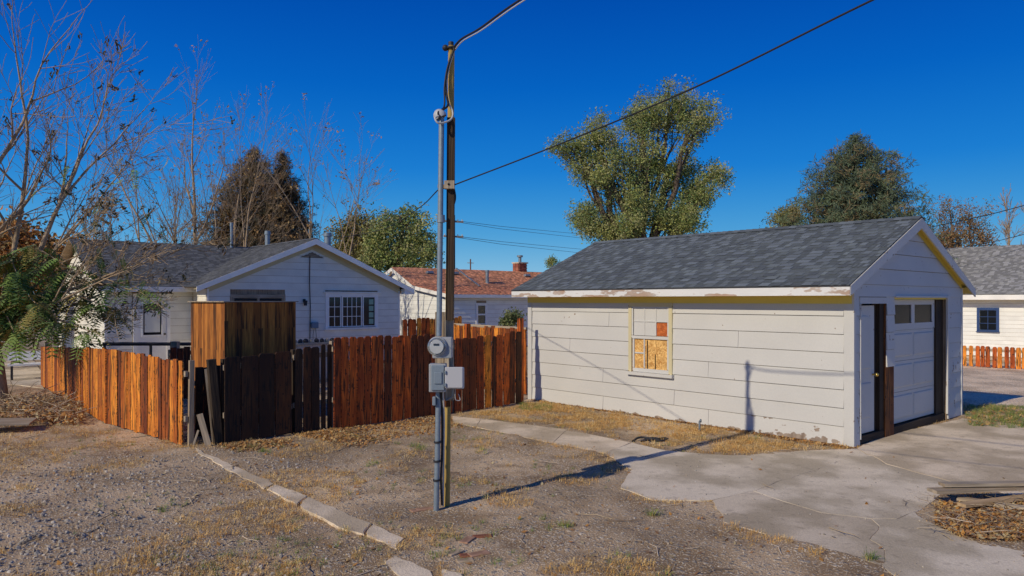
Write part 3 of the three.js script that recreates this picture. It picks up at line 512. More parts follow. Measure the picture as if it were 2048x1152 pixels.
  windowSet(h, hid[0] + 0.08, hid[1] - 0.08, hid[2] + 0.08, hid[3] - 0.08, 0.08, [[0.79, 1.6, 0.98, 2.36, 1, 2], [1.6, 2.42, 0.98, 2.36, 1, 2]], darkGlass, greyWood, 0.04).position.z = 0.003;
  // gable vent, conduit, lantern, meter box
  const vs = new THREE.Shape([[-0.42, 0], [0.42, 0], [0, 0.18]].map((p) => new THREE.Vector2(...p))), vent = mesh('gable_vent', new THREE.ExtrudeGeometry(vs, { depth: 0.03, bevelEnabled: false }), darkIron, h); vent.position.set(W / 2, 2.6 + apex - 0.42, 0.005);
  for (let k = 0; k < 3; k++) mesh('louvre', boxG(-0.36 + k * 0.12, 0.02 + k * 0.05, 0.03, 0.36 - k * 0.12, 0.05 + k * 0.05, 0.04, 'x'), greyWood, vent);
  mesh('service_conduit', pipe([V(3.36, 3.75, 0.04), V(3.34, 2.9, 0.05), V(3.37, 2.0, 0.05), V(3.35, 0.7, 0.05)], 0.016, 6), darkIron, h);
  const lt = mesh('wall_lantern', boxG(3.12, 2.2, 0.02, 3.2, 2.3, 0.05), darkIron, h); mesh('lantern_shade', cyl(V(3.16, 2.08, 0.12), V(3.16, 2.25, 0.12), 0.05, 8, 0.07), darkIron, lt); mesh('bracket', cyl(V(3.16, 2.25, 0.03), V(3.16, 2.27, 0.13), 0.012, 6), darkIron, lt);
  const mb = mesh('junction_box', new RoundedBoxGeometry(0.24, 0.2, 0.1, 2, 0.02).translate(3.52, 1.42, 0.07), std({ color: C(0.16, 0.24, 0.32), roughness: 0.5 }), h); mesh('cable', pipe([V(3.5, 1.33, 0.07), V(3.46, 1.1, 0.06), V(3.47, 0.8, 0.05)], 0.008, 5), darkIron, mb); mesh('cable', pipe([V(3.55, 1.33, 0.07), V(3.58, 1.05, 0.06), V(3.55, 0.8, 0.05)], 0.008, 5), darkIron, mb);
  // entry door in the recessed wall
  const dr = mesh('door', new Geo().box(-1.64, 0.38, set + 0.01, -0.80, 2.34, set + 0.03).done(), whiteTrim, h);
  mesh('door_casing', new Geo().box(-1.76, 0.3, set + 0.002, -1.64, 2.36, set + 0.045).box(-0.80, 0.3, set + 0.002, -0.70, 2.36, set + 0.045).box(-1.76, 2.36, set + 0.002, -0.70, 2.46, set + 0.05, 'x').done(), whiteTrim, dr);
  mesh('pane', boxG(-1.48, 1.2, set + 0.031, -0.96, 2.15, set + 0.036), darkGlass, dr); mesh('window_frame', new Geo().box(-1.53, 1.15, set + 0.03, -0.91, 1.2, set + 0.05, 'x').box(-1.53, 2.15, set + 0.03, -0.91, 2.2, set + 0.05, 'x').box(-1.53, 1.2, set + 0.03, -1.48, 2.15, set + 0.05).box(-0.96, 1.2, set + 0.03, -0.91, 2.15, set + 0.05).done(), whiteTrim, dr);
  mesh('paper', boxG(-1.44, 1.28, set + 0.0365, -1.0, 1.95, set + 0.038), std({ color: C(0.8, 0.8, 0.72) }), dr);
  const k1 = mesh('door_knob', new THREE.SphereGeometry(0.035, 12, 8), darkIron, dr); k1.position.set(-0.87, 1.22, set + 0.07);
  mesh('step', boxG(-1.9, 0, set + 0.01, -0.6, 0.28, set + 0.9), concrete2, h);
  // roofs
  roofSlope(h, V(-e, eave - 0.01, back), V(1, 0, 0), A, -back + t, (W / 2 + e) / Math.cos(A), deckDark, shinglesGrey, false);
  roofSlope(h, V(W + e, eave - 0.01, t), V(-1, 0, 0), A, -back + t, (W / 2 + e) / Math.cos(A), deckDark, shinglesGrey, false);
  const mA = Math.atan((4.27 - eave) / (dep / 2 + e));
  roofSlope(h, V(wx - t, eave, set + e), V(0, 0, -1), mA, W + 0.3 - wx, (dep / 2 + e) / Math.cos(mA), deckDark, shinglesGrey, false);
  roofSlope(h, V(W + 0.0, eave, set - dep - e), V(0, 0, 1), mA, W + 0.3 - wx, (dep / 2 + e) / Math.cos(mA), deckDark, shinglesGrey, false);
  ridgeCaps(h, V(W / 2, eave + (W / 2 + e) * sl, back), V(W / 2, eave + (W / 2 + e) * sl, t), sl, shinglesGrey, false);
  mesh('fascia', boxG(wx - t, eave - 0.17, set + e + 0.005, -0.02, eave - 0.01, set + e + 0.03, 'x'), whiteTrim, h);
  mesh('soffit', new Geo().quad(V(wx - t, eave - 0.09, set + e), V(wx - t, eave - 0.07, set), V(0, eave - 0.07, set), V(0, eave - 0.09, set + e)).done(), creamPaint, h);
  for (const k of [0, 1]) {
    const R = W / 2 + e, x = (u) => k ? W + e - u : -e + u, q = (u, dy, z) => V(x(u), eave + u * sl + dy, z), u0 = k ? 0 : 0.0, f = [q(u0, -0.17, t + 0.03), q(R, -0.2, t + 0.03), q(R, -0.01, t + 0.03), q(u0, -0.01, t + 0.03)], r = f.map((p) => p.clone().setZ(t + 0.003)), G = new Geo();
    if (k) { f.reverse(); r.reverse(); }
    G.quad(...f); G.quad(r[1], r[0], r[3], r[2]); for (let i = 0; i < 4; i++) G.quad(r[i], r[(i + 1) % 4], f[(i + 1) % 4], f[i]);
    mesh('rake_board', G.done(), whiteTrim, h);
    const s = [q(0, -0.09, 0), q(R, -0.1, 0), q(R, -0.1, t), q(0, -0.09, t)]; if (k) s.reverse(); mesh('soffit', new Geo().quad(...s).done(), creamPaint, h);
    const c = [q(0.4, -0.36, 0.028), q(R, -0.36, 0.028), q(R, -0.09, 0.028), q(0.4, -0.09, 0.028)]; if (k) c.reverse(); mesh('frieze_board', new Geo().quad(...c).done(), creamPaint, h);
  }
  const sf = new Geo().quad(V(W, eave - 0.09, -4), V(W + e, eave - 0.12, -4), V(W + e, eave - 0.12, t), V(W, eave - 0.09, t)); mesh('soffit', sf.done(), creamPaint, h);
  mesh('fascia', boxG(W + e, eave - 0.18, back, W + e + 0.025, eave - 0.02, t + 0.03, 'z'), whiteTrim, h);
  mesh('eave_return', boxG(W + 0.03, eave - 0.2, 0.05, W + e + 0.02, eave - 0.02, t, 'x'), whiteTrim, h);
  for (const [px, d, y, hh, r] of [[463, -4.6, 4.0, 1.05, 0.05], [535, -3.6, 4.0, 0.72, 0.09], [655, -2.6, 3.3, 1.4, 0.13]]) {
    const rx = (px - 1024) / F, wp = { x: (rx * (22.49 - 0.75 * d) + 9.3 - 0.661 * d) / (0.75 - 0.661 * rx) }, vp = mesh('roof_vent', cyl(V(wp.x, y, d), V(wp.x, y + hh, d), r, 12), galv, h);
    mesh('vent_cap', cyl(V(wp.x, y + hh - 0.02, d), V(wp.x, y + hh + 0.12, d), r * 1.35, 12, r * 1.1), galv, vp);
  }
}
// ---- white house with the rust roof
{
  const o = V((898 - 1024) / F * 33, 0, -33), h = thing('house', 'white house with rust red shingle roof and brick chimney', 'house', [o.x, 0, o.z], TURN);
  const len = 13, P = [[0, 2.54], [2.53, 2.92], [4.36, 3.82], [8.0, 2.3]];
  const s = new THREE.Shape([[0, 0], [0, 2.5], [2.53, 2.88], [4.36, 3.78], [7.9, 2.3], [7.9, 0]].map((p) => new THREE.Vector2(...p)));
  const body = mesh('wall', new THREE.ExtrudeGeometry(s, { depth: len, bevelEnabled: false }), sheathing, h); body.rotation.y = Math.PI / 2;       // x of the outline runs to -z, depth to +x
  houseWall(h, 0.05, len, 0.05, 2.45, 0.2, vinyl, false, 0, 0.002, [[1.55, 2.15, 1.1, 2.15], [5.85, 6.45, 1.1, 2.2]]);
  for (let y = 0.05; y < 3.7; y += 0.2) { const yt = y + 0.22, far = yt < 2.3 ? 7.9 : 4.36 + (3.82 - yt) / 0.41, near = yt < 2.54 ? 0 : yt < 2.92 ? (yt - 2.54) / 0.15 : 2.53 + (yt - 2.92) / 0.492; if (far - near > 0.2) { const b = mesh('siding_board', new Geo().lap(-far, -Math.max(0, near) - 0.05, -far, -Math.max(0, near) - 0.05, y, y + 0.193, 0.018, 0.006, rr(0, 5), rr(0, 5)).done(), vinyl, h); b.rotation.y = -Math.PI / 2; b.position.set(-0.002, 0, 0); } }
  const a1 = Math.atan((2.92 - 2.54) / 2.53), a2 = Math.atan((3.82 - 2.92) / 1.83), a3 = Math.atan((3.82 - 2.3) / 3.64);
  roofSlope(h, V(-0.25, 2.52, 0.35), V(0, 0, -1), a1, len, 2.88 / Math.cos(a1), deckRed, shinglesRed, false);
  roofSlope(h, V(-0.25, 2.95, -2.5), V(0, 0, -1), a2, len, 1.9 / Math.cos(a2), deckRed, shinglesRed, false);
  roofSlope(h, V(len, 2.2, -8.2), V(0, 0, 1), a3, len, 3.9 / Math.cos(a3), deckRed, shinglesRed, false);
  mesh('fascia', boxG(-0.25, 2.37, 0.35, len, 2.52, 0.375, 'x'), whiteTrim, h);
  const rk = (z0, y0, z1, y1) => mesh('rake_board', new Geo().quad(V(-0.27, y0 - 0.17, z0), V(-0.27, y0, z0), V(-0.27, y1, z1), V(-0.27, y1 - 0.17, z1)).quad(V(-0.24, y0 - 0.17, z0), V(-0.27, y0 - 0.17, z0), V(-0.27, y1 - 0.17, z1), V(-0.24, y1 - 0.17, z1)).done(), whiteTrim, h);
  rk(0.37, 2.52, -2.52, 2.95); rk(-2.5, 2.95, -4.36, 3.86); rk(-4.36, 3.86, -8.2, 2.3);
  mesh('soffit', new Geo().quad(V(-0.25, 2.36, 0.35), V(0, 2.4, 0.35), V(0, 2.8, -2.5), V(-0.25, 2.76, -2.5)).done(), greyWood, h);
  windowSet(h, 1.6, 2.1, 1.15, 2.05, 0.08, [[1.6, 2.1, 1.15, 1.6, 1, 1], [1.6, 2.1, 1.6, 2.05, 1, 1]], darkGlass, whiteTrim, 0.04).position.z = 0.003;
  windowSet(h, 5.9, 6.4, 1.15, 2.1, 0.08, [[5.9, 6.4, 1.15, 1.62, 1, 1], [5.9, 6.4, 1.62, 2.1, 1, 1]], darkGlass, whiteTrim, 0.04).position.z = 0.003;
  mesh('valley_flashing', new Geo().box(3.7, 0, -0.02, 3.78, 2.2, 0.03).done().rotateX(-Math.PI / 2 + a2).translate(0, 2.97, -2.45), galv, h);
  const ch = mesh('chimney', new Geo().box(6.9, 3.3, -4.9, 7.5, 4.35, -4.4).done(), std({ color: C(0.16, 0.09, 0.07) }), h);
  ch.position.x = 1.25;
  const bm = [std({ color: C(0.42, 0.13, 0.08) }), std({ color: C(0.33, 0.10, 0.07) }), std({ color: C(0.5, 0.2, 0.13) })];
  for (let r = 0; r < 12; r++) for (let c = 0; c < 3; c++) { const y = 3.45 + r * 0.075, x = 6.89 + c * 0.207 - (r % 2) * 0.09; mesh('brick', boxG(Math.max(6.885, x), y, -4.39, Math.min(7.515, x + 0.195), y + 0.062, -4.36, 'x'), bm[Math.floor(rnd() * 3)], ch); if (c < 2) mesh('brick', boxG(6.86, y, -4.88 + c * 0.24, 6.89, y + 0.062, -4.66 + c * 0.24, 'x'), bm[Math.floor(rnd() * 3)], ch); }
  mesh('chimney_cap', new Geo().box(6.84, 4.35, -4.95, 7.56, 4.42, -4.34).done(), concrete2, ch); mesh('flue', cyl(V(7.2, 4.42, -4.65), V(7.2, 4.75, -4.65), 0.09, 10), galv, ch); mesh('flue_cap', cyl(V(7.2, 4.72, -4.65), V(7.2, 4.82, -4.65), 0.17, 12), galv, ch);
  const vp = mesh('roof_vent', cyl(V(4.6, 3.0, -2.9), V(4.6, 3.75, -2.9), 0.09, 10), galv, h); mesh('vent_cap', cyl(V(4.6, 3.73, -2.9), V(4.6, 3.82, -2.9), 0.12, 10), galv, vp);
  for (const x of [1.6, 3.2, 8.2]) mesh('roof_vent', new RoundedBoxGeometry(0.4, 0.14, 0.35, 1, 0.03).rotateX(-0.45).translate(x, 3.6, -3.85), galv, h);
}
// ---- pale house across the gravel drive
{
  const h = thing('house', 'pale sided house with grey roof across gravel drive', 'house', [18.6, 0, -29.6], TURN);
  mesh('wall', boxG(0, 0, -14, 8, 2.45, 14), sheathing, h);
  for (let y = 0.05; y < 2.3; y += 0.16) { const o = mesh('siding_board', new Geo().lap(-14, 14, -14, 14, y, y + 0.153, 0.016, 0.005, rr(0, 5), rr(0, 5)).done(), vinyl, h); o.rotation.y = -Math.PI / 2; o.position.set(-0.002, 0, 0); }
  roofSlope(h, V(-0.5, 2.5, -14), V(1, 0, 0), 0.43, 28, 5.2, deckDark, shingleMat(0.42, 0.42, 0.42), false);
  mesh('fascia', boxG(-0.53, 2.28, -14, -0.5, 2.47, 14, 'z'), whiteTrim, h); mesh('soffit', new Geo().quad(V(-0.5, 2.3, -14), V(0, 2.36, -14), V(0, 2.36, 14), V(-0.5, 2.3, 14)).done(), creamPaint, h);
  const w = windowSet(h, -0.5, 0.15, 1.05, 1.9, 0.06, [[-0.5, 0.15, 1.05, 1.9, 2, 3]], darkGlass, std({ color: C(0.03, 0.07, 0.2) }), 0.04); w.rotation.y = -Math.PI / 2; w.position.set(-0.02, 0, 0.6);
}

// ---------------------------------------------------------------- fences, plywood box, service pole, small things
// a picket: board with clipped or flat top, drawn x across, y up, z thick; the outline is moved in uv so that no two read alike
function picket(w, hgt, ear, th = 0.018) {
  const x0 = rr(0, 3), y0 = rr(0, 3), s = new THREE.Shape(), c = ear ? Math.min(0.03, w * 0.25) : 0.003, sl = rr(-0.012, 0.012), P = [[0, 0], [w, rr(-0.02, 0.02)], [w, hgt - c], [w - c, hgt + sl * 0.5], [c, hgt], [0, hgt - c]];
  P.forEach(([a, b], i) => i ? s.lineTo(x0 + a, y0 + b) : s.moveTo(x0 + a, y0 + b));
  return new THREE.ExtrudeGeometry(s, { depth: th, bevelEnabled: true, bevelSize: 0.002, bevelThickness: 0.002, bevelSegments: 1, bevelOffset: -0.002 }).translate(-x0 - w / 2, -y0, 0);
}
// fence along a line of [x, depth, height]; boards stand on the outer side, rails and posts behind
function fence(name, label, pts, bw, mats, o = {}) {
  const f = thing(name, label, 'fence', [pts[0][0], 0, -pts[0][1]], 0, o.group), base = f.position;
  for (let i = 0; i + 1 < pts.length; i++) {
    const [xa, da, ha] = pts[i], [xb, db, hb] = pts[i + 1], L = Math.hypot(xb - xa, db - da), ux = (xb - xa) / L, ud = (db - da) / L, turn = Math.atan2(ud, ux), out = o.flip ? -1 : 1;
    const place = (m, s, off, y, extra = 0) => { m.position.set(xa + ux * s - base.x, y, -(da + ud * s) - base.z); m.rotation.y = turn + extra; m.position.x += Math.sin(turn) * off * out; m.position.z += Math.cos(turn) * off * out; };
    for (let s = 0; s < L - bw * 0.4;) {
      const w = bw * rr(0.9, 1.08) * (o.wild && rnd() < 0.2 ? 0.6 : 1), t = (s + w / 2) / L, hgt = (ha + (hb - ha) * t) * (1 + rr(-1, 1) * (o.jit ?? 0.015)) - 0.03;
      const m = mesh('board', picket(w - 0.004, hgt, o.ear), mats[Math.floor(rnd() * mats.length)], f);
      place(m, s + w / 2, 0.004 + rr(0, 0.008), 0.01 + rr(0, 0.02)); m.rotation.z = rr(-1, 1) * (o.lean ?? 0.006); m.rotation.x = rr(-0.01, 0.01);
      s += w + (o.gap ?? 0.006) * rr(0.3, 1.8);
    }
    for (const y of o.rails ?? [0.3, 0.85]) { const m = mesh('rail', boxG(0, 0, -0.045, L, 0.085, -0.005, 'x'), o.railMat ?? greyWood, f); m.position.set(xa - base.x, Math.min(ha, hb) * y, -da - base.z); m.rotation.set(0, turn, Math.atan2((hb - ha) * y, L)); if (out < 0) m.translateZ(0.05); }
    for (let s = 0.05; s < L; s += 2.4) { const m = mesh('post', boxG(-0.045, 0, -0.14, 0.045, (ha + hb) / 2 * 0.97, -0.05), mats === fenceDark ? darkTimber : greyWood, f); place(m, s, 0, -0.02); if (out < 0) m.translateZ(0.19); }
  }
  return f;
}
const gp = (px, py, h) => { const p = gnd(px, py); return [p.x, -p.z, h]; };
fence('fence', 'bright orange stained board fence running back from broken gate', [gp(370, 893, 1.32), gp(213, 847, 1.38), gp(84, 772, 1.04)].reverse(), 0.135, fenceOrange, { jit: 0.012, gap: 0.008, lean: 0.008 });
fence('fence', 'black weathered fence section of wide dog-eared boards', [gp(448, 889, 1.36), gp(585, 869, 1.42)], 0.285, fenceDark, { ear: true, jit: 0.006, gap: 0.012 });
fence('fence', 'narrow dark weathered board fence section joining the red one', [[gp(588, 869)[0], gp(588, 869)[1], 1.47], gp(662, 859, 1.5)], 0.15, fenceDark, { ear: true, wild: true, gap: 0.02 });
fence('fence', 'dark red stained dog-eared fence behind the service pole', [gp(666, 860, 1.62), gp(868, 832, 1.60), gp(905, 827, 1.56)], 0.146, fenceRed, { ear: true, jit: 0.006, gap: 0.007 });
fence('fence', 'worn reddish fence section meeting the garage corner', [gp(908, 827, 1.5), gp(1046, 806, 1.56)], 0.19, [...fenceRed, fenceOrange[1], fenceDark[1]], { ear: true, wild: true, jit: 0.03, gap: 0.02, lean: 0.012 });
fence('fence', 'sunlit orange fence with pale top rail behind the worn section', [[0.33, 17.6, 1.58], [-1.75, 19.9, 1.62]].reverse(), 0.14, fenceOrange, { rails: [0.3, 0.99], flip: false });
fence('fence', 'brown dog-eared fence beside the rust roofed house', [[-3.3, 22.4, 1.72], [-1.6, 23.4, 1.74]], 0.14, [fenceOrange[3], fenceRed[0]], { ear: true, gap: 0.004 });
fence('fence', 'low brown picket fence before the pale sided house', [[15.2, 25.6, 0.72], [20.5, 19.6, 0.74]], 0.13, [fenceOrange[3], fenceRed[0], fenceRed[2]], { ear: true, gap: 0.05, rails: [0.25, 0.75] });
const lean = (name, label, w, h, th, pos, rx, ry, rz, mat, cat = 'post', group) => { const m = single(name, boxG(-w / 2, 0, -th / 2, w / 2, h, th / 2), mat, label, cat, group); m.position.set(...pos); m.rotation.set(rx, ry, rz, 'YXZ'); return m; };
{
  const P = (px, py) => { const p = gnd(px, py); return [p.x, 0, p.z]; };
  lean('fence_post', 'thin square post ending the orange fence at gate gap', 0.07, 1.32, 0.07, P(381, 891), 0, 0.7, -0.012, greyWood);
  lean('fence_post', 'gnarled split post leaning in the gate gap', 0.12, 1.34, 0.1, P(437, 888), 0.02, 0.7, 0.09, darkTimber);
  lean('fence_post', 'splintered plank beside the gnarled leaning post', 0.05, 1.18, 0.05, P(428, 886), 0.02, 0.5, 0.10, greyWood);
  lean('loose_board', 'short loose board leaning at the foot of gate gap', 0.09, 0.52, 0.025, P(417, 893), -0.12, 0.3, 0.26, greyWood, 'board');
  lean('loose_board', 'small pale stake stuck beside the orange fence end', 0.03, 0.26, 0.02, P(386, 893), 0, 0.3, -0.3, greyWood, 'stake');
  lean('fence_post', 'tall reddish post standing against the garage corner', 0.11, 1.86, 0.09, P(1041, 806), 0, 0.7, 0, fenceRed[2]);
  lean('fence_post', 'reddish post rising above the worn fence section', 0.1, 1.76, 0.09, [at(935, 700, 15.6).x, 0, -15.6], 0, 0.7, 0, fenceRed[0]);
  const gt = thing('gate', 'collapsed black picket gate in the fence gap', 'gate', [at(388, 800, 12.1).x, 0, -12.1], Math.atan2(0.7, 0.7));
  for (let k = 0; k < 4; k++) { const m = mesh('board', picket(0.13, 1.12 + rr(-0.06, 0.04), false), fenceDark[k % 3], gt); m.position.set(0.08 + k * 0.15, 0.02, 0); m.rotation.z = rr(-0.05, 0.03); }
  mesh('rail', boxG(0, 0.3, -0.05, 0.62, 0.38, -0.005, 'x'), greyWood, gt); mesh('rail', boxG(0, 0.85, -0.05, 0.62, 0.93, -0.005, 'x'), greyWood, gt);
  // plywood box
  const bx = thing('plywood_box', 'tall plywood enclosure with one orange sunlit side', 'enclosure', [-5.05, 0, -13.0], Math.atan2(0.7, 0.7));
  const W = 1.36, Dp = 1.5, H = 2.22;
  mesh('side_panel', boxG(0, 0.02, -Dp, 0.016, H, 0), plywood, bx); mesh('side_panel', boxG(W - 0.016, 0.02, -Dp, W, H, 0), plywood, bx); mesh('front_panel', boxG(0.017, 0.02, -0.014, W - 0.017, H - 0.005, 0.003), plywood, bx); mesh('back_panel', boxG(0.017, 0.02, -Dp, W - 0.017, H, -Dp + 0.016), plywood, bx);
  mesh('top_panel', boxG(-0.05, H, -Dp - 0.04, W + 0.03, H + 0.018, 0.05, 'x'), greyWood, bx); mesh('corner_batten', boxG(-0.02, 0.02, 0.004, 0.05, H, 0.024), plywood, bx);
  // handrail, stub post, ledge behind the fence
  const hr = thing('handrail', 'dark pipe handrail before the cream house door', 'handrail'); const h0 = at(205, 688, 18.4), h1 = at(392, 688, 19.6);
  mesh('rail', pipe([h0, h1], 0.045, 8), darkIron, hr); for (const t of [0.02, 0.5, 0.98]) { const p = h0.clone().lerp(h1, t); mesh('post', cyl(V(p.x, 0, p.z), p, 0.035, 8), darkIron, hr); }
  lean('stub_post', 'short pale round stub post before the plywood box', 0.16, 1.28, 0.16, [at(350, 690, 17.5).x, 0, -17.5], 0, 0, 0, greyWood);
  fence('fence', 'short dark brown fence piece beside the plywood box', [[at(340, 0, 16.5).x, 16.5, 1.2], [at(392, 0, 16.9).x, 16.9, 1.2]], 0.14, [fenceDark[1], fenceRed[3]], {});
  const lg = thing('ledge', 'pale stone topped ledge with dark stones before the house', 'ledge', [at(588, 680, 20.5).x, 0, -20.5], TURN);
  mesh('wall', boxG(0, 0, -0.3, 1.35, 1.0, 0), concrete3, lg); mesh('coping', boxG(-0.03, 1.0, -0.34, 1.38, 1.06, 0.04, 'x'), concrete3, lg);
  for (let k = 0; k < 8; k++) { const m = mesh('stone', new THREE.IcosahedronGeometry(0.075, 1), k % 3 ? darkIron : concrete2, lg); m.position.set(0.08 + k * 0.165, 1.10, -0.12); m.scale.set(rr(0.8, 1.2), rr(0.7, 1.1), rr(0.8, 1.1)); m.rotation.set(rr(0, 3), rr(0, 3), 0); }
}
// ---- service pole with meter
const poleMap = tex(128, 1024, (u, v) => { const s = fbm(u * 14, v * 10, 4, 14, 10), b = fbm(u * 3, v * 6, 3, 3, 6); return scl(mixc([0.40, 0.25, 0.05], [0.56, 0.40, 0.12], b), 0.5 + 0.8 * s); }, true, 1, 0.3);
const poleMat = std({ map: poleMap, roughness: 0.7 });
{
  const Z = 8.12, b = gnd(892, 1009), s = thing('service_pole', 'thin yellow brown service pole with electric meter and grey boxes', 'utility pole', [b.x, 0, b.z]);
  const loc = (px, py, dz = 0) => at(px, py, Z + dz).sub(s.position);       // photo pixel at the pole's own distance
  mesh('pole', (() => { const p = [0, 0.25, 0.5, 0.75, 1].map((t) => loc(893 + 10 * t, 1009 - 917 * t)); p[0].y = -0.3; return new Tubes().add(p, 0.036, 14).done(); })(), poleMat, s);
  mesh('pole_cap', cyl(loc(902, 96), loc(902, 84), 0.03, 10), darkIron, s); const cl = mesh('clamp', new THREE.TorusGeometry(0.05, 0.012, 6, 14).rotateX(Math.PI / 2), darkIron, s); cl.position.copy(loc(902, 97)); mesh('insulator', new THREE.SphereGeometry(0.035, 10, 8), darkIron, cl).position.set(-0.06, 0, 0.02);
  const dk = mesh('dark_timber', (() => { const p = loc(898, 640, -0.09), q = loc(901, 236, -0.09), G = new Geo(); G.box(p.x - 0.045, p.y, p.z - 0.035, p.x + 0.04, q.y, p.z + 0.035); return G.done(); })(), darkTimber, s); dk.rotation.z = -0.006;
  const plk = (x0, x1, y0, y1, dz, mat, nm) => { const p = loc(x0, y1, dz), q = loc(x1, y0, dz); return mesh(nm, boxG(p.x, p.y, p.z - 0.04, q.x, q.y, p.z + 0.04), mat, s); };
  plk(871, 888, 624, 745, 0.03, greyWood, 'backing_post'); plk(889.5, 907, 624, 800, -0.02, greyWood, 'backing_post');
  plk(876, 893, 370, 377, -0.13, greyWood, 'crossblock'); plk(889, 909, 362, 378, -0.15, greyWood, 'crossblock');
  mesh('bolt', cyl(loc(897, 368, -0.2), loc(897, 368, -0.17), 0.012, 8), darkIron, s);
  // conduit down the left side, weatherhead on top
  const dzc = -0.16, cp = [[883, 236], [880, 500], [878, 672]].map(([x, y]) => loc(x, y, dzc));
  mesh('conduit', pipe(cp, 0.03, 14), galv, s);
  mesh('conduit', pipe([[877, 780], [875, 900], [872, 1016]].map(([x, y]) => loc(x, y, dzc)).map((p, i) => (i === 2 && (p.y = -0.1), p)), 0.03, 14), galv, s);
  mesh('coupling', cyl(loc(881.6, 445, dzc), loc(881.7, 430, dzc), 0.044, 14), galv, s);
  for (const y of [886, 924, 962]) mesh('strap', cyl(loc(875.2 - (y - 886) * 0.025, y, dzc), loc(875 - (y - 886) * 0.025, y - 4, dzc), 0.041, 14), darkIron, s);
  const wh = mesh('weatherhead', (() => { const g = new THREE.SphereGeometry(0.07, 14, 10, 0, Math.PI * 2, 0, Math.PI * 0.6); g.scale(1, 1.1, 0.9); return g; })(), whiteEnamel, s); wh.position.copy(loc(880, 232, dzc)); wh.rotation.z = 0.5;
  // small runs of cable at the head
  const cb = (pts, r, mat) => mesh('cable', pipe(curve(pts.map(([x, y, d]) => loc(x, y, d ?? dzc)), 30), r, 6), mat, s);
  cb([[878, 232, -0.22], [870, 236, -0.26], [876, 246, -0.26], [892, 244, -0.2], [904, 236, -0.12], [905, 222, -0.08], [898, 208, -0.08], [893, 180, -0.06], [897, 140, -0.05], [907, 105, -0.06]], 0.011, whiteCable);
  cb([[879, 234, -0.22], [884, 222, -0.18], [896, 210, -0.1], [893, 190, -0.1], [891, 160, -0.08], [899, 125, -0.06], [912, 88, -0.08]], 0.012, blackRubber);
  cb([[880, 236, -0.22], [876, 226, -0.22], [888, 214, -0.14], [889, 175, -0.1], [894, 140, -0.07], [903, 108, -0.06]], 0.010, blackRubber);
  cb([[906, 366, -0.1], [911, 395, -0.06], [906, 420, -0.05], [908, 520, -0.05], [906, 620, -0.04]], 0.008, blackRubber);
  // meter, boxes
  const sock = mesh('meter_socket', (() => { const p = loc(862, 716, -0.26), q = loc(901, 674, -0.26); return new RoundedBoxGeometry(q.x - p.x, q.y - p.y, 0.12, 2, 0.012).translate((p.x + q.x) / 2 + 0.02, (p.y + q.y) / 2, p.z); })(), enamel, s);
  const mc = loc(874, 693, -0.34), glass = new THREE.LatheGeometry([[0.0005, 0.13], [0.05, 0.128], [0.078, 0.115], [0.086, 0.09], [0.088, 0], [0.098, -0.002], [0.1, -0.02], [0.0005, -0.022]].map((p) => new THREE.Vector2(...p)), 28).rotateX(Math.PI / 2);
  const mt = mesh('meter', new THREE.CylinderGeometry(0.074, 0.074, 0.06, 24).rotateX(Math.PI / 2), whiteEnamel, s); mt.position.copy(mc); mt.rotation.y = -0.12;
  mesh('glass_dome', glass, clearGlass, mt); mesh('ring', new THREE.TorusGeometry(0.094, 0.012, 8, 28), enamel, mt).position.z = -0.02; mesh('dial', boxG(-0.03, 0.012, 0.031, 0.03, 0.032, 0.036), blackRubber, mt);
  const rb = (x0, y0, x1, y1, dz, d, mat, nm, par = s) => { const p = loc(x0, y1, dz), q = loc(x1, y0, dz); return mesh(nm, new RoundedBoxGeometry(q.x - p.x, q.y - p.y, d, 2, 0.01).translate((p.x + q.x) / 2, (p.y + q.y) / 2, p.z), mat, par); };
  const pb = rb(859, 727, 893, 783, -0.24, 0.13, enamel, 'breaker_box'); rb(862, 730, 889, 781, -0.315, 0.02, galv, 'cover', pb); rb(868, 744, 884, 768, -0.332, 0.014, galv, 'cover_panel', pb); mesh('hasp', new THREE.SphereGeometry(0.02, 10, 8), blackRubber, pb).position.copy(loc(891, 744, -0.33));
  const pb2 = rb(893, 735, 928, 777, -0.26, 0.10, whiteEnamel, 'disconnect_box'); rb(890, 734, 926, 776, -0.33, 0.03, whiteEnamel, 'cover', pb2); for (const y of [741, 766]) rb(889, y, 893, y + 8, -0.352, 0.02, galv, 'latch', pb2);
  rb(865, 793, 872, 811, -0.2, 0.05, galv, 'small_box');
  cb([[882, 784, -0.2], [884, 830, -0.12], [884, 900, -0.09], [882, 960, -0.1], [884, 1010, -0.08]], 0.012, blackRubber); cb([[886, 784, -0.2], [888, 840, -0.1], [887, 930, -0.08], [886, 1012, -0.06]], 0.010, whiteCable);
  cb([[905, 778, -0.24], [905, 792, -0.2], [898, 798, -0.1], [893, 800, -0.06]], 0.012, galv); cb([[910, 778, -0.24], [912, 800, -0.22], [920, 800, -0.2], [917, 788, -0.2]], 0.004, whiteCable);
  mesh('bracket', (() => { const p = loc(893, 812, 0), q = loc(901, 796, 0); return boxG(p.x - 0.02, p.y, p.z - 0.05, q.x, q.y, p.z + 0.05); })(), brownTimber, s);
  // wires that leave the pole
  const top = at(904, 100, Z), w1 = [top, at(922, 79, 7.85), at(958, 58, 7.58), at(1040, 0, 7.0), V(3.0, 5.42, -3.6), V(9, 6.0, 3)];
  single('service_wire', pipe(curve(w1, 60), 0.012, 6), blackRubber, 'twisted black service wire from the pole top overhead', 'wire');
  single('service_wire', pipe(curve(w1.map((p) => p.clone().add(V(0.015, -0.018, 0))), 60), 0.007, 6), whiteCable, 'pale wire twisted beside the black service wire', 'wire');
  const m = at(908, 370, Z - 0.15);
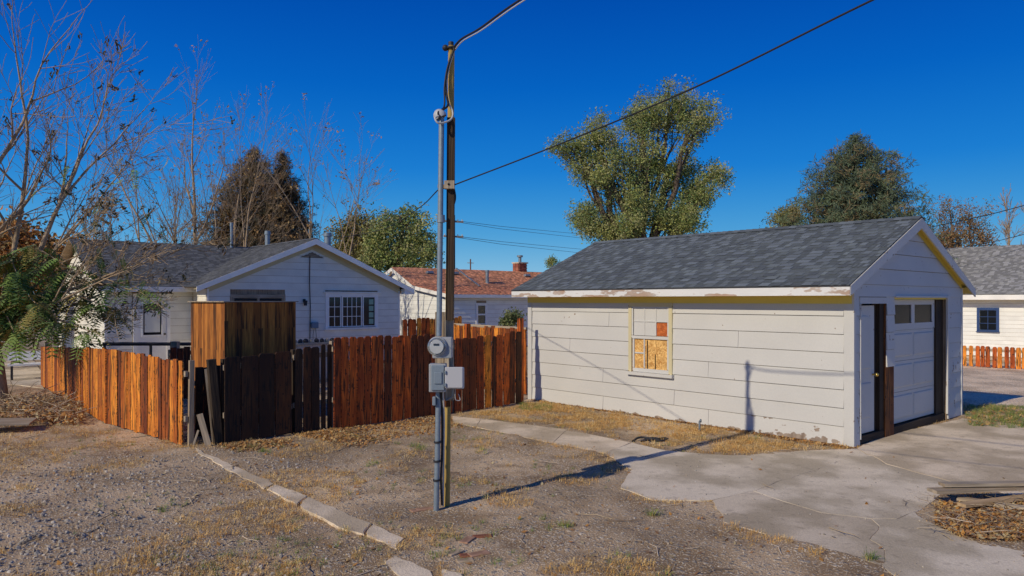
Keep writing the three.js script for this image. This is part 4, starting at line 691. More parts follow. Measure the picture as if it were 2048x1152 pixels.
  single('service_wire', pipe(curve([m, at(1130, 284, 6.95), at(1400, 170, 5.75), at(1745, 0, 4.68), at(2300, -260, 3.4)], 50), 0.008, 6), blackRubber, 'black wire slanting up across sky above the big elm', 'wire');
  single('service_wire', pipe(curve([at(878, 378, Z - 0.1), at(838, 416, 11), at(760, 460, 17), at(662, 478, 24.5)], 24), 0.007, 6), blackRubber, 'black wire running from pole block to cream house roof', 'wire');
}
// ---- distant poles and their wires
const distantPole = (px, top, base, Z, r, label, arms) => {
  const p = thing('utility_pole', label, 'utility pole', [at(px, 0, Z).x, 0, -Z]); mesh('pole', cyl(V(0, -0.3, 0), V(0, EYE + (HZ - top) / F * Z, 0), r, 8, r * 0.8), brownTimber, p);
  for (const y of arms) { const h = EYE + (HZ - y) / F * Z, a = mesh('crossarm', boxG(-0.9, h - 0.07, -0.06, 0.9, h + 0.07, 0.06, 'x'), greyWood, p); a.rotation.y = 0.5; for (const x of [-0.8, -0.4, 0.4, 0.8]) mesh('insulator', cyl(V(x, h + 0.07, 0), V(x, h + 0.2, 0), 0.04, 6), concrete2, a); }
};
distantPole(907, 430, 540, 62, 0.17, 'brown utility pole with two crossarms behind rust roof', [443, 473]);
distantPole(941, 518, 540, 190, 0.2, 'tiny distant utility pole above the rust roof ridge', [526]);
for (const [y0, y1, k] of [[441, 470, 0], [443, 478, 1], [472, 500, 2], [474, 508, 3]]) single('power_line', pipe([at(908, y0, 62), at(1000, (y0 + y1) / 2 - 3, 74), at(1180, y1, 105)], 0.022, 4), darkIron, k < 2 ? 'thin power line strung from upper crossarm of the distant pole' : 'thin power line strung from lower crossarm of the distant pole', 'wire', k < 2 ? 'upper crossarm power lines' : 'lower crossarm power lines');
for (const [a, b] of [[[1858, 455, 30], [2090, 400, 30]], [[1900, 500, 40], [2090, 458, 40]]]) single('power_line', pipe([at(...a), at((a[0] + b[0]) / 2, (a[1] + b[1]) / 2 + 3, a[2]), at(...b)], 0.016, 4), blackRubber, b[1] < 420 ? 'upper black cable crossing before the autumn tree' : 'lower black cable crossing before the autumn tree', 'wire');
// ---- odds and ends on the ground
{
  const put = (name, label, cat, geo, mat, px, py, y, ry, group) => { const m = single(name, geo, mat, label, cat, group), p = gnd(px, py); m.position.set(p.x, y + groundY(p.x, -p.z), p.z); m.rotation.y = ry; return m; };
  const brickM = [std({ color: C(0.42, 0.17, 0.11), map: concMap }), std({ color: C(0.62, 0.42, 0.36), map: concMap }), std({ color: C(0.7, 0.62, 0.55), map: concMap })];
  [[938, 1112, 0.2, 0], [908, 1108, 0.9, 2], [930, 1122, 0.3, 2], [958, 1110, 0.5, 1], [965, 1073, 0.2, 0], [935, 1082, 1.2, 1], [893, 1083, 0.4, 2], [850, 1016, 0.3, 1], [836, 1018, 0.5, 1]].forEach(([px, py, ry, k], i) => put('brick', ['red brick piece lying beside another in the dirt', 'pale brick piece nearest the kerb end', 'pale flat paver piece touching the red brick', 'pinkish brick piece beyond the paver pieces', 'lone red brick piece apart from the others', 'pinkish brick piece beside the lone red one', 'pale brick piece between kerb and bricks', 'pinkish flat brick under the pole conduit', 'pinkish flat brick beside the one under conduit'][i], 'brick', new RoundedBoxGeometry(rr(0.14, 0.2), 0.05, rr(0.08, 0.1), 1, 0.01), brickM[k], px, py, -0.012, ry, 'loose bricks near the pole'));
  put('board', 'grey sheet board lying beside the brush pile', 'board', boxG(-0.6, 0, -0.35, 0.45, 0.03, 0.35, 'x'), greyWood, 5, 862, 0.14, 0.4).rotation.z = -0.05;
  const pile = [[1985, 1003, 1.5, 0.16, 0.15, 0.1], [2010, 1012, 1.3, 0.1, 0.35, 0.02], [2045, 1025, 1.2, 0.09, -0.7, 0.0], [2030, 1002, 1.7, 0.12, 0.05, 0.15]];
  pile.forEach(([px, py, l, w, ry, y], i) => put('scrap_board', ['thick scrap board topping the leaf pile by driveway', 'pale scrap board lying in leaves by driveway', 'short scrap board sticking out of leaf pile', 'long grey scrap board across the leaf pile'][i], 'board', boxG(-l / 2, 0, -w / 2, l / 2, 0.035, w / 2, 'x'), i === 1 ? std({ map: greyWoodMap, color: C(1.4, 1.2, 0.9) }) : greyWood, px, py, y + 0.02, ry));
  const sc = put('scrap_metal', 'dark twisted metal scrap on the straw beside garage', 'scrap', mergeGeometries([pipe(curve([V(-0.3, 0.01, 0.05), V(-0.1, 0.04, -0.08), V(0.1, 0.03, 0.06), V(0.32, 0.02, 0)], 14), 0.018, 6), pipe(curve([V(-0.2, 0.02, 0.15), V(0, 0.03, 0.1), V(0.15, 0.02, 0.18), V(0.3, 0.03, 0.1)], 14), 0.016, 6), new THREE.TorusGeometry(0.1, 0.016, 6, 16).rotateX(1.5).translate(0.05, 0.03, 0.03)]), darkIron, 1296, 880, 0.01, 0.3);
  put('pipe_stub', 'short bent pipe stub at the garage wall foot', 'pipe', pipe([V(0, -0.02, 0), V(0, 0.16, 0), V(0.02, 0.2, 0.01), V(0.01, 0.17, 0.04)], 0.018, 8), galv, 1399, 862, 0, 0);
  const bn = thing('bench', 'small white bench beside the far concrete path', 'bench', [at(66, 710, 21).x, 0, -21], 0.6); mesh('seat', boxG(-0.6, 0.42, -0.2, 0.6, 0.47, 0.2, 'x'), whiteTrim, bn); mesh('backrest', boxG(-0.6, 0.55, -0.22, 0.6, 0.8, -0.19, 'x'), whiteTrim, bn); for (const x of [-0.5, 0.5]) for (const z of [-0.17, 0.15]) mesh('leg', boxG(x - 0.03, 0, z - 0.03, x + 0.03, 0.42, z + 0.03), darkIron, bn);
}

// ---------------------------------------------------------------- trees
function leafGeo(n, R, len, wid, droop = 0) {                // clump of n folded leaves within a ball of radius R
  const G = new Geo();
  for (let i = 0; i < n; i++) {
    const c = V(rr(-1, 1), rr(-1, 1), rr(-1, 1)); while (c.lengthSq() > 1) c.set(rr(-1, 1), rr(-1, 1), rr(-1, 1)); c.multiplyScalar(R);
    const d = V(rr(-1, 1), rr(-1, 0.7) - droop, rr(-1, 1)).normalize(), s = V().crossVectors(d, V(rr(-1, 1), rr(-1, 1), rr(-1, 1))).normalize(), n2 = V().crossVectors(s, d), l = len * rr(0.7, 1.25), w = wid * rr(0.8, 1.2);
    const a = c.clone(), b = c.clone().addScaledVector(d, l), m = c.clone().addScaledVector(d, l * 0.45), p = m.clone().addScaledVector(s, w / 2).addScaledVector(n2, w * 0.18), q = m.clone().addScaledVector(s, -w / 2).addScaledVector(n2, w * 0.18);
    G.tri(a, p, b, [0, 0], [1, 0], [0, 1]); G.tri(a, b, q, [0, 0], [0, 1], [1, 0]);
  }
  return G.done();
}
function scatter(parent, name, geo, mat, list, colors, kind) {   // list of [position, scale, (optional) euler]
  const m = new THREE.InstancedMesh(geo, mat, list.length), M = new THREE.Matrix4(), q = new THREE.Quaternion(), c = new THREE.Color();
  list.forEach(([p, s, e], i) => { q.setFromEuler(e ?? new THREE.Euler(rr(0, 6.3), rr(0, 6.3), rr(0, 6.3))); m.setMatrixAt(i, M.compose(p, q, V(s, s, s))); const k = colors[Math.floor(rnd() * colors.length)], t = rr(0.75, 1.25); m.setColorAt(i, c.setRGB(k[0] * t, k[1] * t, k[2] * t)); });
  m.name = parent === scene ? numbered(name) : name; m.castShadow = m.receiveShadow = true; if (kind) m.userData.kind = kind; parent.add(m); return m;
}
const bend = (a, b, n, k) => { const L = a.distanceTo(b), o = [a]; for (let i = 1; i < n; i++) { const t = i / n; o.push(a.clone().lerp(b, t).add(V(rr(-k, k) * L, (Math.sin(t * Math.PI) * 0.08 + rr(-k, k) * 0.6) * L, rr(-k, k) * L))); } o.push(b); return o; };
// crown of lobes: [px, py, rx, ry] in photo pixels at the tree's distance Z
function lobeTree(name, label, Z, px, trunkR, lobes, o) {
  const base = V(at(px, 0, Z).x, 0, -Z), t = thing(name, label, o.cat ?? 'tree', [base.x, 0, base.z], 0, o.group), T = new Tubes(), B = new Tubes(), list = [];
  const fork = o.fork ?? 1.8;
  for (let [lx, ly, rx, ry] of lobes) { rx *= o.tight ?? 1; ry *= o.tight ?? 1;
    const c = at(lx, ly, Z + rr(-1, 1) * rx * Z / F * 0.5).sub(base), R = V(rx * Z / F, ry * Z / F, rx * Z / F * 0.9);
    const f0 = V(rr(-0.1, 0.1), fork * rr(0.6, 1.1), rr(-0.1, 0.1)), limb = curve(bend(f0, c, 4, 0.05), 10), r0 = trunkR * rr(0.45, 0.7);
    T.add(limb, limb.map((_, i) => r0 * (1 - i / 10 * 0.75) + 0.008), 7);
    const nb = Math.round((o.branches ?? 26) * Math.max(0.5, rx / 80));
    for (let k = 0; k < nb; k++) {
      let v = V(rr(-1, 1), rr(-1, 1), rr(-1, 1)); while (v.lengthSq() > 1 || v.lengthSq() < 0.25) v = V(rr(-1, 1), rr(-1, 1), rr(-1, 1)); v.multiplyScalar(rr(0.85, 1.12));
      const e = c.clone().add(v.multiply(R)), st = limb[4 + Math.floor(rnd() * 7)], pts = bend(st, e, 4, 0.07); B.add(pts, pts.map((_, i) => r0 * 0.2 * (1 - i / 4) + 0.006), 4);
      const nc = o.perBranch ?? 12;
      for (let i = 0; i < nc; i++) { const u = Math.sqrt(rr(0.12, 1)) * 4, i0 = Math.min(3, Math.floor(u)), p = pts[i0].clone().lerp(pts[i0 + 1], u - i0), w = (o.spread ?? 0.45); list.push([p.add(V(rr(-w, w), rr(-w, w) * 0.8, rr(-w, w))), rr(0.5, 1.4)]); }
    }
  }
  T.add([V(0, -0.3, 0), V(0.03, fork * 0.4, 0), V(0, fork, 0.02), V(0, fork * 1.25, 0)], [trunkR * 1.35, trunkR, trunkR * 0.9, trunkR * 0.5], 12);
  mesh('trunk', T.done(), o.bark ?? bark, t); mesh('branches', B.done(), o.bark ?? bark, t);
  scatter(t, 'crown', o.leaf, o.mat, list, o.colors, 'stuff');
  return t;
}
const white1 = [1, 1, 1];
const smallLeaf = leafGeo(28, 0.36, 0.11, 0.055, 0.25), midLeaf = leafGeo(16, 0.4, 0.18, 0.1, 0.1);
const olive = [[0.34, 0.39, 0.10], [0.23, 0.31, 0.09], [0.41, 0.42, 0.13], [0.16, 0.24, 0.08], [0.44, 0.43, 0.19]];
const plainLeaf = leafMat(1, 1, 1, 0.3);
lobeTree('elm_tree', 'large olive green elm rising behind the garage roof', 38, 1290, 0.42, [[1340, 205, 92, 45], [1290, 235, 60, 60], [1400, 235, 48, 38], [1185, 265, 62, 45], [1130, 285, 44, 28], [1265, 315, 80, 62], [1180, 340, 55, 42], [1340, 330, 62, 60], [1425, 350, 48, 44], [1395, 395, 45, 40], [1165, 425, 45, 24], [1260, 405, 70, 45], [1330, 430, 60, 35], [1230, 455, 90, 28], [1380, 440, 30, 28]], { leaf: smallLeaf, mat: plainLeaf, colors: olive, branches: 24, perBranch: 15, spread: 0.34, tight: 0.94, fork: 3.5, bark: darkBark });
lobeTree('elm_tree', 'broad dusty olive elm between cream house and service pole', 50, 800, 0.35, [[800, 435, 45, 32], [840, 465, 40, 38], [760, 470, 42, 38], [850, 510, 40, 36], [795, 515, 60, 40], [730, 520, 40, 30]], { leaf: midLeaf, mat: plainLeaf, colors: olive, branches: 26, perBranch: 14, spread: 0.6, fork: 3, bark: darkBark });
lobeTree('elm_tree', 'rounded yellowish elm behind the cream house gable end', 52, 705, 0.3, [[715, 452, 36, 26], [690, 480, 32, 32], [735, 485, 28, 30], [700, 515, 45, 30]], { leaf: midLeaf, mat: plainLeaf, colors: [[0.26, 0.22, 0.05], [0.2, 0.19, 0.05], [0.3, 0.24, 0.06]], branches: 24, perBranch: 13, spread: 0.6, fork: 3, bark: darkBark });
lobeTree('elm_tree', 'small yellow green tree beside the spruce above garage roof', 40, 1575, 0.2, [[1562, 440, 22, 18], [1580, 425, 16, 14]], { leaf: smallLeaf, mat: plainLeaf, colors: [[0.3, 0.27, 0.08], [0.2, 0.22, 0.07]], branches: 22, perBranch: 10, spread: 0.4, fork: 3 });
const rust = [[0.36, 0.18, 0.06], [0.28, 0.16, 0.06], [0.22, 0.18, 0.06], [0.4, 0.25, 0.1]];
lobeTree('maple_tree', 'sparse rust brown autumn tree above the pale house roof', 46, 1925, 0.2, [[1900, 425, 30, 30], [1945, 430, 35, 30], [1915, 465, 45, 30], [1965, 475, 40, 26], [1885, 480, 22, 20]], { leaf: smallLeaf, mat: plainLeaf, colors: rust, branches: 26, perBranch: 5, spread: 0.5, fork: 3 });
for (const [px, py, Z, rx, l] of [[30, 470, 26, 60, 'orange leaved autumn tree behind the bare ailanthus'], [120, 500, 30, 55, 'rust leaved bush tree beside the sunlit house end'], [-20, 560, 24, 50, 'low rust coloured bush beyond the far path']]) lobeTree('autumn_tree', l, Z, px, 0.12, [[px, py, rx, 34], [px - 25, py + 40, rx * 0.7, 34], [px + 25, py + 45, rx * 0.7, 30], [px, py + 80, rx * 0.8, 34]], { leaf: midLeaf, mat: plainLeaf, colors: [[0.5, 0.2, 0.04], [0.4, 0.2, 0.05], [0.26, 0.18, 0.05], [0.6, 0.3, 0.07]], branches: 26, perBranch: 7, spread: 0.3, fork: 1.2, bark: darkBark });
lobeTree('bush', 'tiny far bush seen above the rust roof', 90, 1105, 0.1, [[1105, 522, 10, 8]], { leaf: midLeaf, mat: plainLeaf, colors: olive, branches: 16, perBranch: 10, spread: 0.3, fork: 1.5, cat: 'bush' });
lobeTree('vine', 'leafy vine climbing by the window of rust roofed house', 31, 1020, 0.03, [[1025, 625, 14, 12], [1012, 640, 10, 14], [1035, 640, 12, 10]], { leaf: leafGeo(10, 0.2, 0.1, 0.06), mat: plainLeaf, colors: [[0.12, 0.18, 0.05], [0.2, 0.22, 0.08]], branches: 14, perBranch: 7, spread: 0.15, fork: 0.8, cat: 'vine' });

function conifer(name, label, px, Z, profile, needle, colors, o = {}) {       // profile: [height, radius] pairs, base to tip
  const b = V(at(px, 0, Z).x, 0, -Z), t = thing(name, label, 'tree', [b.x, 0, b.z]), H = profile[profile.length - 1][0], B = new Tubes(), list = [];
  const rad = (y) => { for (let i = 0; i + 1 < profile.length; i++) if (y <= profile[i + 1][0]) { const f = (y - profile[i][0]) / (profile[i + 1][0] - profile[i][0]); return profile[i][1] + (profile[i + 1][1] - profile[i][1]) * f; } return 0.05; };
  mesh('trunk', new Tubes().add([V(0, -0.3, 0), V(0, H * 0.5, 0), V(0, H - 0.2, 0)], [0.26, 0.14, 0.02], 8).done(), darkBark, t);
  for (let y = profile[0][0] + 0.2; y < H; y += 0.28) {
    const R = rad(y), n = Math.round(7 + R * 2.2);
    for (let k = 0; k < n; k++) {
      const a = k / n * 6.283 + rr(0, 0.8), r = R * rr(0.72, 1.12), y0 = y + rr(-0.1, 0.1), tip = V(Math.cos(a) * r, y0 + r * (o.lift ?? -0.12) + rr(-0.1, 0.25), Math.sin(a) * r), mid = V(Math.cos(a) * r * 0.5, y0 - r * 0.02, Math.sin(a) * r * 0.5);
      B.add([V(0, y0, 0), mid, tip], [0.035, 0.02, 0.006], 4);
      const m = Math.max(2, Math.round(r / 0.22)); for (let i = 0; i < m; i++) { const f = 0.3 + 0.7 * (i + rnd()) / m, p = f < 0.5 ? V(0, y0, 0).lerp(mid, f * 2) : mid.clone().lerp(tip, f * 2 - 1), w = 0.18 + 0.1 * r; list.push([p.add(V(rr(-w, w), rr(-0.12, 0.12), rr(-w, w))), rr(0.7, 1.2)]); }
    }
  }
  for (let i = 0; i < 12; i++) list.push([V(rr(-0.1, 0.1), H - rr(0, 0.8), rr(-0.1, 0.1)), 0.7]);
  mesh('branches', B.done(), darkBark, t); scatter(t, 'crown', needle, leafMat(1, 1, 1, 0.1), list, colors, 'stuff');
}
const needles = leafGeo(22, 0.2, 0.26, 0.035, 0.1);
conifer('spruce_tree', 'broad blue green spruce with brown cones behind garage ridge', 1712, 34, [[2.5, 3.15], [5.9, 2.95], [7.1, 2.5], [8.2, 1.8], [9.1, 0.95], [9.75, 0.05]], needles, [[0.12, 0.17, 0.09], [0.15, 0.2, 0.11], [0.08, 0.12, 0.075], [0.13, 0.17, 0.09], [0.22, 0.17, 0.08]], { lift: 0.14 });
conifer('pine_tree', 'dark brownish conifer behind the cream house roof', 508, 40, [[2.5, 3.3], [5, 3.1], [7.5, 2.4], [9.2, 1.5], [10.3, 0.06]], needles, [[0.13, 0.09, 0.04], [0.19, 0.12, 0.045], [0.09, 0.08, 0.035], [0.25, 0.14, 0.045]]);
conifer('pine_tree', 'slim dark conifer tip beside the brownish one', 566, 41, [[3, 2.3], [6, 2.0], [8.4, 1.1], [10.3, 0.05]], needles, [[0.11, 0.08, 0.035], [0.15, 0.1, 0.045]]);

// bare trees: stems that fork again and again
function bareTree(name, label, base, stems, o) {
  const t = thing(name, label, 'tree', [base.x, 0, base.z], 0, o.group), T = new Tubes(), W = new Tubes(), tips = [], nodes = [];
  const grow = (p, d, L, r, lev) => {
    const n = lev > 2 ? 3 : 5, pts = [p.clone()], dir = d.clone(), q = p.clone();
    for (let i = 0; i < n; i++) { dir.add(V(rr(-1, 1), rr(-0.5, 0.9) * (o.up ?? 0.7), rr(-1, 1)).multiplyScalar((o.wander ?? 0.16) * (lev ? 1 : 0.55))).normalize(); q.addScaledVector(dir, L / n); pts.push(q.clone()); }
    (lev > 1 ? W : T).add(pts, pts.map((_, i) => Math.max(o.minR ?? 0.004, r * (1 - 0.6 * i / n))), lev > 1 ? 3 : 7);
    if (lev >= 2) nodes.push(...pts.slice(1)); if (lev >= o.levels) { tips.push(q.clone()); return; }
    const kids = Math.round(rr(o.kids[0], o.kids[1]));
    for (let k = 0; k < kids; k++) {
      const u = rr(0.25, 1), i0 = Math.min(n - 1, Math.floor(u * n)), s = pts[i0].clone().lerp(pts[i0 + 1], u * n - i0), ax = V(rr(-1, 1), rr(-1, 1), rr(-1, 1)).normalize(), nd = dir.clone().addScaledVector(ax, o.open ?? 0.75).normalize();
      grow(s, nd, L * rr(0.4, 0.68), r * 0.5 * (1.1 - u * 0.4), lev + 1);
    }
    grow(q, dir, L * 0.55, r * 0.42, lev + 1);
  };
  for (const [d, L, r, off] of stems) grow(V(...(off ?? [0, 0, 0])), V(...d).normalize(), L, r, 0);
  mesh('trunk', T.done(), o.bark, t); mesh('twigs', W.done(), o.bark, t).userData.kind = 'stuff';
  if (o.leaves) scatter(t, 'leaves', o.leaves.geo, plainLeaf, tips.filter(() => rnd() < o.leaves.share).map((p) => [p, rr(0.6, 1.1)]), o.leaves.colors, 'stuff');
  return { t, tips, nodes };
}
const tuft = leafGeo(6, 0.16, 0.13, 0.06);
const yel = [[0.5, 0.33, 0.12], [0.45, 0.25, 0.08]];
seed = 4242;
const sap = { levels: 4, kids: [3, 4], bark: paleBark, up: 1.0, open: 0.6, wander: 0.13, minR: 0.0045, leaves: { geo: tuft, share: 0.1, colors: yel } };
bareTree('bare_tree', 'tall leafless pale tree directly behind the cream house', V(at(395, 0, 32).x, 0, -32), [[[0, 1, 0], 6.5, 0.13], [[-0.25, 1, 0.1], 6, 0.1], [[0.15, 1, -0.1], 5.8, 0.09, [0.6, 0, 0]]], sap);
bareTree('bare_tree', 'leafless pale sapling clump beside the dark conifer', V(at(480, 0, 31).x, 0, -31), [[[0.05, 1, 0], 5.4, 0.08], [[-0.2, 1, 0], 5, 0.07]], sap);
bareTree('bare_tree', 'thin leafless tree over the low roof of cream house', V(at(305, 0, 31).x, 0, -31), [[[-0.1, 1, 0], 5.0, 0.08], [[0.2, 1, 0], 4.6, 0.07]], sap);
bareTree('bare_tree', 'slim leafless tree behind the gable apex of cream house', V(at(618, 0, 32).x, 0, -32), [[[0.02, 1, 0], 5.2, 0.08]], { ...sap, kids: [2, 4] });
bareTree('bare_tree', 'leaning leafless tree behind the fat roof vent', V(at(650, 0, 32).x, 0, -32), [[[0.28, 1, 0], 5.0, 0.08], [[0.12, 1, 0.1], 4.4, 0.06]], { ...sap, kids: [2, 4] });
bareTree('bare_tree', 'pale leafless tree behind the autumn tree and pale house', V(at(2030, 0, 52).x, 0, -52), [[[0, 1, 0], 5, 0.16], [[0.2, 1, 0], 4.6, 0.13]], { ...sap, minR: 0.014, leaves: null });
// ailanthus in front of the far path: bare crown, fern-like leaves on the low limbs
seed = 77;
{
  const b = gnd(4, 812), r = bareTree('ailanthus_tree', 'large half bare ailanthus with drooping green leaf fronds by fence', b, [[[0.0, 1, 0.05], 4.6, 0.15], [[-0.25, 1, 0.1], 4.2, 0.1, [-0.1, 1.2, 0]], [[0.22, 0.95, 0.05], 3.5, 0.085, [0.05, 1.4, 0]], [[0.1, 1, -0.2], 3.9, 0.07, [0, 1.9, 0]], [[0.75, 0.8, -0.1], 2.5, 0.055, [0.05, 2.2, 0]], [[0.95, 0.4, 0.1], 2.6, 0.05, [0.05, 1.9, 0]], [[0.2, 0.5, 0.6], 2.2, 0.045, [0.02, 1.8, 0]], [[-0.5, 0.4, 0.3], 2.0, 0.04, [0, 1.8, 0]], [[0.85, 0.3, 0.25], 2.3, 0.045, [0.05, 1.75, 0]], [[0.6, 0.2, -0.3], 2.0, 0.04, [0, 1.6, 0]], [[-0.4, 0.8, 0.2], 3.4, 0.06, [0, 1.9, 0]]], { levels: 4, kids: [3, 4], bark: paleBark, up: 0.75, open: 0.8, wander: 0.17, minR: 0.005, leaves: { geo: leafGeo(7, 0.1, 0.12, 0.045, 0.8), share: 0.10, colors: [[0.10, 0.08, 0.03], [0.16, 0.09, 0.03], [0.07, 0.08, 0.03]] } });
  const G = new Geo(), n = 11, sp = (u) => V(u * 0.5, -0.28 * u * u, 0);       // one frond: pairs of leaflets along a drooping stalk
  for (let i = 1; i <= n; i++) for (const k of [-1, 1]) { const p = sp(i / n), d = V(0.25, -0.35, k).normalize(), l = 0.13 * (1.1 - 0.5 * Math.abs(i / n - 0.4)), s = V(1, -0.3, 0).normalize().multiplyScalar(0.022), e = p.clone().addScaledVector(d, l), m = p.clone().addScaledVector(d, l * 0.4); G.tri(p, m.clone().add(s), e, [0, 0], [1, 0], [0, 1]); G.tri(p, e, m.clone().sub(s), [0, 0], [0, 1], [1, 0]); }
  for (let i = 0; i < 4; i++) G.quad(sp(i / 4).add(V(0, 0, -0.004)), sp((i + 1) / 4).add(V(0, 0, -0.004)), sp((i + 1) / 4).add(V(0, 0, 0.004)), sp(i / 4).add(V(0, 0, 0.004)));
  const list = [], LT = new Tubes();
  for (const [x, y, z] of [[2.5, 2.1, 0.3], [2.2, 1.6, 0.5], [1.8, 2.6, -0.3], [1.5, 1.75, 0.7], [1.1, 2.2, 0.6], [0.8, 1.6, 0.8], [0.6, 2.8, 0.4], [2.0, 2.0, -0.5], [-0.6, 2.1, 0.6], [0.3, 1.9, 0.9], [1.4, 3.0, 0.1], [-1.0, 2.6, 0.3], [2.9, 2.5, 0.0]]) {
    const pts = curve([V(0, 1.5 + y * 0.22, 0), V(x * 0.45, y + 0.35, z * 0.5), V(x, y, z)], 8); LT.add(pts, pts.map((_, k) => 0.035 * (1 - k / 9) + 0.005), 5);
    for (let k = 0; k < 24; k++) { const p = pts[3 + Math.floor(rnd() * 6)].clone().add(V(rr(-0.12, 0.12), rr(-0.1, 0.12), rr(-0.12, 0.12))); list.push([p, rr(0.85, 1.4), new THREE.Euler(rr(-0.4, 0.4), rr(0, 6.28), rr(-0.7, 0.25))]); }
  }
  mesh('low_limbs', LT.done(), paleBark, r.t).userData.kind = 'stuff';
  const high = r.nodes.filter((p) => p.y > 2.6 && p.y < 5.5); for (let i = 0; i < 70; i++) list.push([high[Math.floor(rnd() * high.length)].clone(), rr(0.4, 0.8), new THREE.Euler(rr(-0.8, 0.8), rr(0, 6.28), rr(-1.4, -0.4))]);
  scatter(r.t, 'leaves', G.done(), leafMat(1, 1, 1, 0.25), list, [[0.14, 0.25, 0.04], [0.2, 0.31, 0.05], [0.09, 0.17, 0.035], [0.33, 0.27, 0.06]], 'stuff');
}

// ---------------------------------------------------------------- litter, gravel, weeds
const spot = (x, d, y = 0) => V(x, groundY(x, d) + y, -d);
const yawOnly = (t = 0.3) => new THREE.Euler(rr(-t, t), rr(0, 6.28), rr(-t, t));
const stuff = (name, geo, mat, list, colors, label, category) => { const m = scatter(scene, name, geo, mat, list, colors, 'stuff'); m.userData.label = label; m.userData.category = category; return m; };
const plain = std({ color: C(1, 1, 1), roughness: 0.95 });
{
  const peb = new THREE.IcosahedronGeometry(1, 0); { const p = peb.attributes.position; for (let i = 0; i < p.count; i++) { const k = 0.7 + 0.6 * hash(Math.round(p.getX(i) * 50) + 100, Math.round(p.getZ(i) * 50 + p.getY(i) * 20) + 100); p.setXYZ(i, p.getX(i) * k, p.getY(i) * k * 0.6, p.getZ(i) * k); } peb.computeVertexNormals(); }
  const list = [];
  for (let i = 0; i < 60000 && list.length < 17000; i++) { const d = 4.3 + 12.5 * Math.pow(rnd(), 1.6), x = rr(-0.78, 0.78) * d, g = gravelAt(x, d); if (onSlab(x, d) ? rnd() > 0.03 : rnd() > 0.25 + 0.75 * g) continue; const s = 0.005 + 0.014 * Math.pow(rnd(), 3) * (0.6 + g); list.push([onSlab(x, d) ? V(x, 0.011, -d) : spot(x, d, s * 0.2), s]); }
  stuff('gravel', peb, plain, list, [[0.42, 0.38, 0.33], [0.34, 0.30, 0.26], [0.5, 0.45, 0.39], [0.38, 0.31, 0.24], [0.27, 0.25, 0.23]], 'loose gravel scattered over the dirt yard', 'gravel');
}
function tuftGeo(n, h, sp, w) { const G = new Geo(); for (let i = 0; i < n; i++) { const a = rr(0, 6.28), l = h * rr(0.5, 1.2), r = sp * rr(0, 1), ox = Math.cos(a) * r, oz = Math.sin(a) * r, b = rr(0.2, 1.1), s = V(-Math.sin(a), 0, Math.cos(a)).multiplyScalar(w), p = V(ox, 0, oz), m = V(ox + Math.cos(a) * l * b * 0.4, l * 0.6, oz + Math.sin(a) * l * b * 0.4), e = V(ox + Math.cos(a) * l * b, l * rr(0.5, 1), oz + Math.sin(a) * l * b); G.tri(p.clone().sub(s), p.clone().add(s), m, [0, 0], [1, 0], [0, 1]); G.tri(m.clone().sub(s.clone().multiplyScalar(0.8)), m.clone().add(s.clone().multiplyScalar(0.8)), e, [0, 0], [1, 0], [0, 1]); } return G.done(); }
const blades = leafMat(1, 1, 1, 0.2), straw = [[0.70, 0.48, 0.18], [0.78, 0.58, 0.27], [0.6, 0.38, 0.13], [0.68, 0.38, 0.1]], greens = [[0.22, 0.30, 0.06], [0.30, 0.34, 0.08], [0.16, 0.24, 0.05]];
const strip = poly([[1055, 800], [1330, 846], [1690, 893], [1690, 902], [1500, 908], [1335, 900], [1140, 858], [1000, 840], [930, 830], [1040, 812]]);
const gRight = poly([[1924, 812], [2120, 812], [2160, 866], [1940, 852]]);
const rnoise = (x, d) => fbm(x * 1.3 + 90, d * 1.3, 4);
const pick = (n, f) => { const o = []; for (let i = 0; i < n; i++) { const r = f(); if (r) o.push(r); } return o; };
